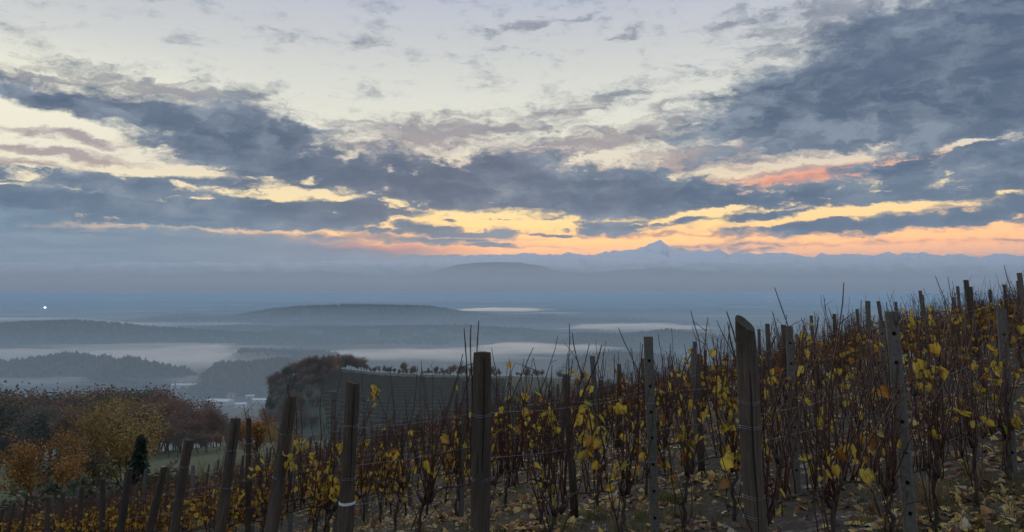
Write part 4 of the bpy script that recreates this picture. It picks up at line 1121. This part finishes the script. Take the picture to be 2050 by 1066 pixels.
# ------------------------------------------------------------------ trees
def tree_meshes(seed, h, spread, nleaf, leaf, crown_mat, shape='round', fuzz=0.030):
    """tapered trunk with limbs and a crown of many small leaves grouped in clumps; returns (trunk mesh, crown mesh)"""
    rs = random.Random(seed); tb = MB(); tips = []
    def limb(p, d, l, r, depth):
        pts = [p.copy()]; q = p.copy(); dd = d.copy(); n = 5
        for i in range(n):
            dd = (dd + Vector((rs.gauss(0, .13), rs.gauss(0, .13), .05))).normalized(); q = q + dd * (l / n); pts.append(q.copy())
        tb.tube(pts, [r * (1 - .13 * i) for i in range(n + 1)], 7 if depth == 0 else 4 if depth == 1 else 3, False)
        if depth >= 3:
            tips.extend(pts[2:]); return
        if depth == 2: tips.extend(pts[3:])
        for c in range({0: 7, 1: 5, 2: 4}[depth]):
            t = rs.uniform(.35 if depth == 0 else .25, 1.0); i = min(int(t * n), n - 1); st = pts[i].lerp(pts[i + 1], t * n - i)
            a = rs.uniform(0, 6.28); tilt = rs.uniform(.35, .95) if depth == 0 else rs.uniform(.4, 1.0)
            side = Vector((math.cos(a), math.sin(a), 0))
            limb(st, (dd * math.cos(tilt) + side * math.sin(tilt) * spread).normalized(), l * rs.uniform(.42, .68), r * .48 * (1.15 - .5 * t), depth + 1)
    if shape == 'spruce':
        tb.tube([(0, 0, -.2), (0, 0, h * .5), (0, 0, h)], [h * .02, h * .012, .01], 6)
        cb = MB()
        for i in range(nleaf):
            z = h * (0.06 + .94 * rs.random() ** 1.25); lay = (z / h * 11 + .25 * math.sin(z * 3)) % 1
            a = rs.uniform(0, 6.28); R_ = (1 - z / h) * h * .29 * (.35 + .65 * (1 - lay)) * (1 + .35 * math.sin(a * 5 + int(z / h * 11) * 2.1)) + .05; rr = R_ * rs.uniform(.35, 1)
            p = Vector((rr * math.cos(a), rr * math.sin(a), z - rr * .35)); t = Vector((math.cos(a), math.sin(a), -.45)); s_ = leaf * rs.uniform(.7, 1.6); w = Vector((-math.sin(a), math.cos(a), rs.gauss(0, .4))) * s_ * .3
            cb.add([p - w, p + w, p + t * s_], [(0, 1, 2)])
        return tb.mesh('trunk', M['bark'], True), cb.mesh('crown', M[crown_mat])
    nst = 1 if shape != 'bush' else 5
    for s_ in range(nst):
        d = Vector((rs.gauss(0, .05), rs.gauss(0, .05), 1)) if nst == 1 else Vector((rs.gauss(0, .5), rs.gauss(0, .5), 1)).normalized()
        limb(Vector((rs.gauss(0, .02) * h, rs.gauss(0, .02) * h, -.3)), d, h * (.62 if nst == 1 else .5), h * (.021 if nst == 1 else .010), 0 if nst == 1 else 1)
    zt = max(t.z for t in tips)
    cb = MB()
    cl = [t + Vector((rs.gauss(0, .04), rs.gauss(0, .04), rs.gauss(.02, .03))) * h for t in tips]
    sc_ = h / max(zt, .1)
    dens = [rs.random() ** 1.5 for _ in cl]
    for i in range(nleaf):
        c = rs.choices(cl, dens)[0] if i % 4 else rs.choice(cl)
        p = c + Vector((rs.gauss(0, 1), rs.gauss(0, 1), rs.gauss(0, .8))) * h * fuzz
        a = Vector((rs.gauss(0, 1), rs.gauss(0, 1), rs.gauss(0, 1))).normalized(); b2 = a.orthogonal().normalized(); s_ = leaf * rs.uniform(.6, 1.4)
        cb.add([p, p + a * s_ + b2 * s_ * .45, p + a * s_ * 1.7, p + a * s_ - b2 * s_ * .45], [(0, 1, 2, 3)])
    return tb.mesh('trunk', M['bark'], True), cb.mesh('crown', M[crown_mat])
TP = {'yellow': [tree_meshes(s_, 11, 1.0, 3600, .15, 'cr_yellow', 'round', .045) for s_ in (1, 2)], 'orange': [tree_meshes(s_, 9, .95, 4200, .15, 'cr_orange') for s_ in (3, 4)],
      'rust': [tree_meshes(s_, 10, 1.0, 3000, .24, 'cr_rust', 'round', .06) for s_ in (5, 6)], 'brown': [tree_meshes(s_, 10, .95, 2400, .22, 'cr_brown', 'round', .06) for s_ in (7, 8)],
      'green': [tree_meshes(s_, 10, 1.0, 3200, .26, 'cr_green', 'round', .05) for s_ in (9, 10)], 'spruce': [tree_meshes(11, 8, 1, 4200, .42, 'cr_spruce', 'spruce')],
      'bush': [tree_meshes(12, 3.5, 1.0, 1700, .16, 'cr_green', 'bush'), tree_meshes(13, 3.5, 1.0, 1200, .16, 'cr_brown', 'bush')]}
TH = {k: [max(v.co.z for v in me[1].vertices) for me in l] for k, l in TP.items()}
def plant(kind, px, top, Y, label, group, seed, zb=None, hmin=None):
    """a tree at picture column px, Y metres off, whose top reaches picture row top"""
    rs = random.Random(seed); q = rs.randrange(len(TP[kind]))
    p = at(px, top, Y); z0 = gz(p.x, p.y) if zb is None else zb(p.x, p.y)
    h = p.z - z0
    if hmin: h = max(h, hmin)
    s_ = h / TH[kind][q]
    root = empty('spruce_tree' if kind == 'spruce' else 'bush' if kind == 'bush' else 'tree', (p.x, p.y, z0), rs.uniform(0, 6.28))
    w = rs.uniform(.85, 1.1) if kind != 'bush' else rs.uniform(1.0, 1.5)
    root.scale = (s_ * w, s_ * w, s_)
    tag(root, label, 'bush' if kind == 'bush' else 'tree', group)
    link('trunk', TP[kind][q][0], root); link('crown', TP[kind][q][1], root)
G1 = 'trees of the near copse'
plant('orange', 92, 848, 84, 'bright orange tree at the outer edge of the near copse', G1, 1)
plant('orange', 118, 880, 80, 'low orange tree in front of the half bare tree of the copse', G1, 2)
plant('yellow', 195, 778, 92, 'tall yellow-green tree with dark forking trunk in the copse', G1, 3)
plant('yellow', 262, 772, 96, 'tall yellow tree beside the forking tree, behind the spruce', G1, 4)
plant('brown', 135, 860, 86, 'half bare grey-brown tree beside the bright orange tree', G1, 5)
plant('orange', 168, 838, 98, 'orange tree behind the forking tree of the copse', G1, 6)
plant('yellow', 310, 815, 104, 'smaller yellow tree at the inner edge of the copse', G1, 7)
plant('spruce', 284, 868, 88, 'small dark green spruce in front of the copse', None, 8)
plant('orange', 535, 808, 118, 'orange tree seen between the leaning end posts', None, 9)
plant('yellow', 562, 838, 112, 'yellowish tree low behind the grey leaning end post', None, 10)
GB = 'bushes at the foot of the vineyard'
for i, (px, tp, Y, lab) in enumerate([(60, 975, 60, 'dark bush second from the picture edge below the copse'), (112, 962, 64, 'dark bush below the orange trees'), (160, 950, 70, 'brownish bush below the forking tree'),
                                      (230, 950, 72, 'low bush just left of the spruce'), (330, 918, 84, 'low bush right of the spruce')]):
    plant('bush', px, tp, Y, lab, GB, 30 + i, hmin=1.6)
# the wood beyond the meadow
rw = random.Random(21); KN = {'brown': 'grey-brown', 'rust': 'rust-red', 'green': 'dark green', 'orange': 'orange-brown', 'yellow': 'dull yellow'}
SKY_W = [(-40, 764), (0, 760), (40, 770), (90, 776), (150, 768), (200, 774), (260, 764), (320, 768), (360, 785), (400, 800), (440, 815), (490, 832)]
i = 0
cnt = {}
for row, (Y, dy) in enumerate([(300, 0), (272, 9), (246, 22), (226, 40), (210, 62)]):
    px = -40 + row * 7
    while px < 500 - row * 6:
        tp = float(np.interp(px, [q[0] for q in SKY_W], [q[1] for q in SKY_W])) + dy + rw.uniform(-4, 9)
        skip = row >= 3 and (px < 70 or (row == 4 and px < 300))
        kind = rw.choices(['brown', 'rust', 'green', 'orange'], [5, 3, 3, .6])[0] if px < 300 else rw.choices(['rust', 'brown', 'orange'], [6, 3, .8])[0]
        if 150 < px < 360 and row < 2 and rw.random() < .6: kind = 'green'
        if not skip:
            cnt[(row, kind)] = cnt.get((row, kind), -1) + 1
            plant(kind, px, tp, Y + rw.uniform(-8, 8), '%s tree past the meadow, %s of its colour, %s rank from behind' % (KN[kind], nth(cnt[(row, kind)]), nth(row)), 'trees of the wood beyond the meadow', 200 + i, hmin=6)
        i += 1
        px += rw.uniform(15, 27)
# ------------------------------------------------------------------ vineyard hill in the middle distance
MH_SKY = [(500, 812), (540, 782), (580, 756), (620, 742), (660, 738), (700, 742), (760, 748), (850, 752), (950, 754), (1060, 756), (1180, 762), (1320, 790)]
MHY = 440.0
def mid_hill():
    sx = [p[0] for p in MH_SKY]; sy = [p[1] for p in MH_SKY]
    NS, NTT = 120, 40
    px = np.linspace(sx[0], sx[-1], NS)
    cr = np.array([tuple(at(a_, float(np.interp(a_, sx, sy)), MHY)) for a_ in px])
    t = np.linspace(-1.35, 1, NTT)
    S, TT = np.meshgrid(np.arange(NS), t, indexing='ij')
    prof = np.where(TT < 0, 1 - 0.50 * np.abs(TT) ** 1.5, np.cos(TT * math.pi / 2))
    base = -118.0
    Z = base + (cr[:, 2][S] - base) * prof * sstep(0, 6, S) * sstep(0, 6, NS - 1 - S)
    YY = MHY + TT * 120; X = cr[:, 0][S] * (1 + TT * 120 / MHY)
    Z = Z + 1.2 * fbm(X * .03, YY * .03, 3)
    V = np.stack([X, YY, Z], -1)
    i, j = np.meshgrid(np.arange(NS - 1), np.arange(NTT - 1), indexing='ij'); a = i * NTT + j
    o = link('vineyard_hill', np_mesh('vineyard_hill', V.reshape(-1, 3), np.stack([a, a + NTT, a + NTT + 1, a + 1], -1).reshape(-1, 4), M['midgrass'], True))
    tag(o, kind='structure')
    return px, t, V
M['midgrass'] = simple('far_vineyard_grass', (0.050, 0.062, 0.042), (0.078, 0.084, 0.055), 0.08, 0.95, bs=0)
M['farrow'] = simple('far_vine_row', (0.040, 0.042, 0.032), (0.065, 0.058, 0.042), 0.6, 0.95, bs=0)
mpx, mt, MV = mid_hill()
def mid_z(x, y):
    t = (y - MHY) / 120; j = min(max(np.searchsorted(mt, t), 1), len(mt) - 1); f = (t - mt[j - 1]) / (mt[j] - mt[j - 1])
    col = MV[:, j - 1] * (1 - f) + MV[:, j] * f
    return float(np.interp(x, col[:, 0], col[:, 2]))
for q in range(24):                                     # rows along the slope
    t = -0.10 - q * 0.034
    y = MHY + t * 120; pts = []
    x0, x1 = at(628 + q * 2.0, 760, y).x, at(1010, 760, y).x
    mb = MB(); n = 46; vs = []
    for i in range(n):
        x = x0 + (x1 - x0) * i / (n - 1); z = mid_z(x, y); w = .42 + .12 * math.sin(i * 3.7 + q); h = 1.45 + .25 * math.sin(i * 2.3 + q * 1.7)
        vs += [(x, y - w, z - .1), (x, y - w * .8, z + h), (x, y + w * .8, z + h), (x, y + w, z - .1)]
    mb.add(vs, [(4 * i + k, 4 * i + 4 + k, 4 * i + 5 + k, 4 * i + 1 + k) for i in range(n - 1) for k in range(3)])
    tag(mb.build('vine_row', M['farrow']), 'distant vine row on the middle hill, %s down from its crest' % nth(q), 'vine row', 'vine rows on the middle hill')
rk = random.Random(5); cnt = {}
i = 0
for row, (dY, lo, hi) in enumerate([(16, 545, 1130), (5, 548, 1010), (-6, 545, 690), (-20, 538, 672), (-36, 530, 655), (-54, 524, 640), (-74, 520, 640), (-96, 516, 636), (-118, 512, 630)]):
    px = lo
    while px < hi:
        Y = MHY + dY + rk.uniform(-4, 4)
        p = at(px, 740, Y)
        h = rk.uniform(7, 11) if px < 730 else rk.choice((rk.uniform(2.2, 4), rk.uniform(3, 6), rk.uniform(5, 9)))
        tp_z = mid_z(p.x, Y) + h
        kind = rk.choices(['rust', 'brown', 'orange', 'green'], [4, 6, .5, .8])[0] if px < 760 else rk.choices(['brown', 'rust', 'green'], [5, 2, 1])[0]
        if px > 740 and vnoise(px * .05 + row * 9, 3.3) < .38: px += 12; continue
        cnt[(row, kind)] = cnt.get((row, kind), -1) + 1
        rs = random.Random(900 + i); qk = rs.randrange(len(TP[kind])); s_ = h / TH[kind][qk]
        root = empty('tree', (p.x, Y, tp_z - h * 1.15), rs.uniform(0, 6.28)); wd = rs.uniform(.7, 1.0); root.scale = (s_ * wd, s_ * wd, s_)
        tag(root, '%s tree on the middle hill, %s of its colour, %s rank down' % (KN[kind], nth(cnt[(row, kind)]), nth(row)), 'tree', 'trees on the middle hill')
        link('trunk', TP[kind][qk][0], root); link('crown', TP[kind][qk][1], root)
        i += 1
        px += rk.uniform(6, 10) if px < 740 else rk.uniform(4, 10)

# ------------------------------------------------------------------ buildings in the valley
def plain_hit(px, py, lo=100.0):
    d = ray(px, py); Y = lo
    while Y < 40000:
        if d.z * Y / d.y < float(ground(d.x * Y / d.y, Y, False)): break
        Y *= 1.01
    return d.x * Y / d.y, Y
def building(px, py, wpx, depth, h, label, rz=0.0, roof='roofwhite', wall='wallpale', pitch=.18, name='warehouse', cat='warehouse', lo=100.0, doors=1, wins=5, group='buildings down in the valley'):
    x, y = plain_hit(px, py, lo); w = wpx * y / F; z = float(ground(x, y, False))
    root = empty(name, (x, y, z), rz); tag(root, label, cat, group)
    box('wall', -w / 2, w / 2, -depth / 2, depth / 2, -2, h, M[wall], root)
    e = .5; rh = depth / 2 * pitch
    mb = MB(); W2, D2 = w / 2 + e, depth / 2 + e
    mb.add([(-W2, -D2, h + .02), (W2, -D2, h + .02), (W2, D2, h + .02), (-W2, D2, h + .02), (-W2, -D2, h + .35), (W2, -D2, h + .35), (W2, D2, h + .35), (-W2, D2, h + .35), (-W2, 0, h + .35 + rh), (W2, 0, h + .35 + rh)],
           [(0, 3, 2, 1), (0, 1, 5, 4), (2, 3, 7, 6), (4, 5, 9, 8), (6, 7, 8, 9), (1, 2, 6, 9, 5), (3, 0, 4, 8, 7)])
    mb.build('roof', M[roof], root)
    for k in range(doors):
        xx = -w / 2 + w * (k + .5) / doors * .9
        box('door', xx - min(2, w * .08), xx + min(2, w * .08), -depth / 2 - .06, -depth / 2 + .1, 0, min(3.6, h * .75), M['winglass'], root)
    for k in range(wins):
        xx = -w / 2 + w * (k + .5) / wins
        box('window', xx - w / wins * .22, xx + w / wins * .22, -depth / 2 - .05, -depth / 2 + .1, h * .80, h * .94, M['winglass'], root)
building(370, 777, 46, 34, 7, 'long pale-roofed warehouse just past the wood, left of the others', .12)
building(440, 812, 44, 34, 9, 'bright white-roofed warehouse at the foot of the dark hill', -.1, doors=3, wins=6)
building(482, 816, 20, 22, 7, 'small white warehouse beside the bright white-roofed one', .2, wins=3)
building(523, 808, 30, 24, 7, 'low pale warehouse nearest the middle hill', -.05, wins=4)
building(500, 798, 16, 14, 6, 'small pale building behind the low warehouse', .3, wins=3)
building(462, 798, 14, 12, 6, 'clay-roofed house between the warehouses', .5, 'rooftile', pitch=.6, name='house', cat='house', wins=3)
building(545, 795, 14, 12, 6, 'clay-roofed house near the foot of the middle hill', -.4, 'rooftile', pitch=.6, name='house', cat='house', wins=3)
building(425, 790, 14, 12, 6, 'clay-roofed house above the bright white warehouse', .1, 'rooftile', pitch=.6, name='house', cat='house', wins=3)
building(30, 826, 40, 7, 2.6, 'long grey-roofed shed in the wood at the picture edge', .75, pitch=.5, name='shed', cat='shed', lo=90, wins=3)
for i, (px, py, w) in enumerate([(530, 748, 26), (300, 672, 22), (690, 668, 40), (740, 640, 34), (890, 646, 40), (810, 634, 30), (1080, 604, 40), (1640, 606, 36), (1420, 612, 40), (480, 612, 34), (400, 622, 26), (640, 622, 30), (250, 606, 40)]):
    building(px, py, w, 60, 9, 'far pale-roofed shed out on the misty plain, %s of the scattered ones' % nth(i), .05 * (i % 5 - 2), name='far_shed', cat='shed', lo=1500, doors=1, wins=2, group='scattered sheds on the plain')
M['glow'].cycles.emission_sampling = 'NONE'
for px, py, lab in ((90, 619, 'bright white lamp far out on the plain at the left'), (1127, 596, 'tiny lit lamp far out on the plain in the middle'), (1539, 604, 'tiny lit lamp far out on the plain above the slant-topped post')):
    x, y = plain_hit(px, py, 2000); z = float(ground(x, y, False)); s_ = y / 9800
    root = empty('street_lamp', (x, y, z)); tag(root, lab, 'lamp', 'lit lamps on the plain')
    mb = MB(); mb.tube([(0, 0, -1), (0, 0, 14), (0, -1.6, 15.4)], [.25, .18, .14], 8); mb.build('pole', M['steel'], root)
    bm = bmesh.new(); bmesh.ops.create_icosphere(bm, subdivisions=2, radius=2.0 * s_)
    for v in bm.verts: v.co.z *= .55
    me = bpy.data.meshes.new('lamp_head'); bm.to_mesh(me); bm.free(); me.materials.append(M['glow'])
    link('lamp_head', me, root, (0, -1.7, 15.4))
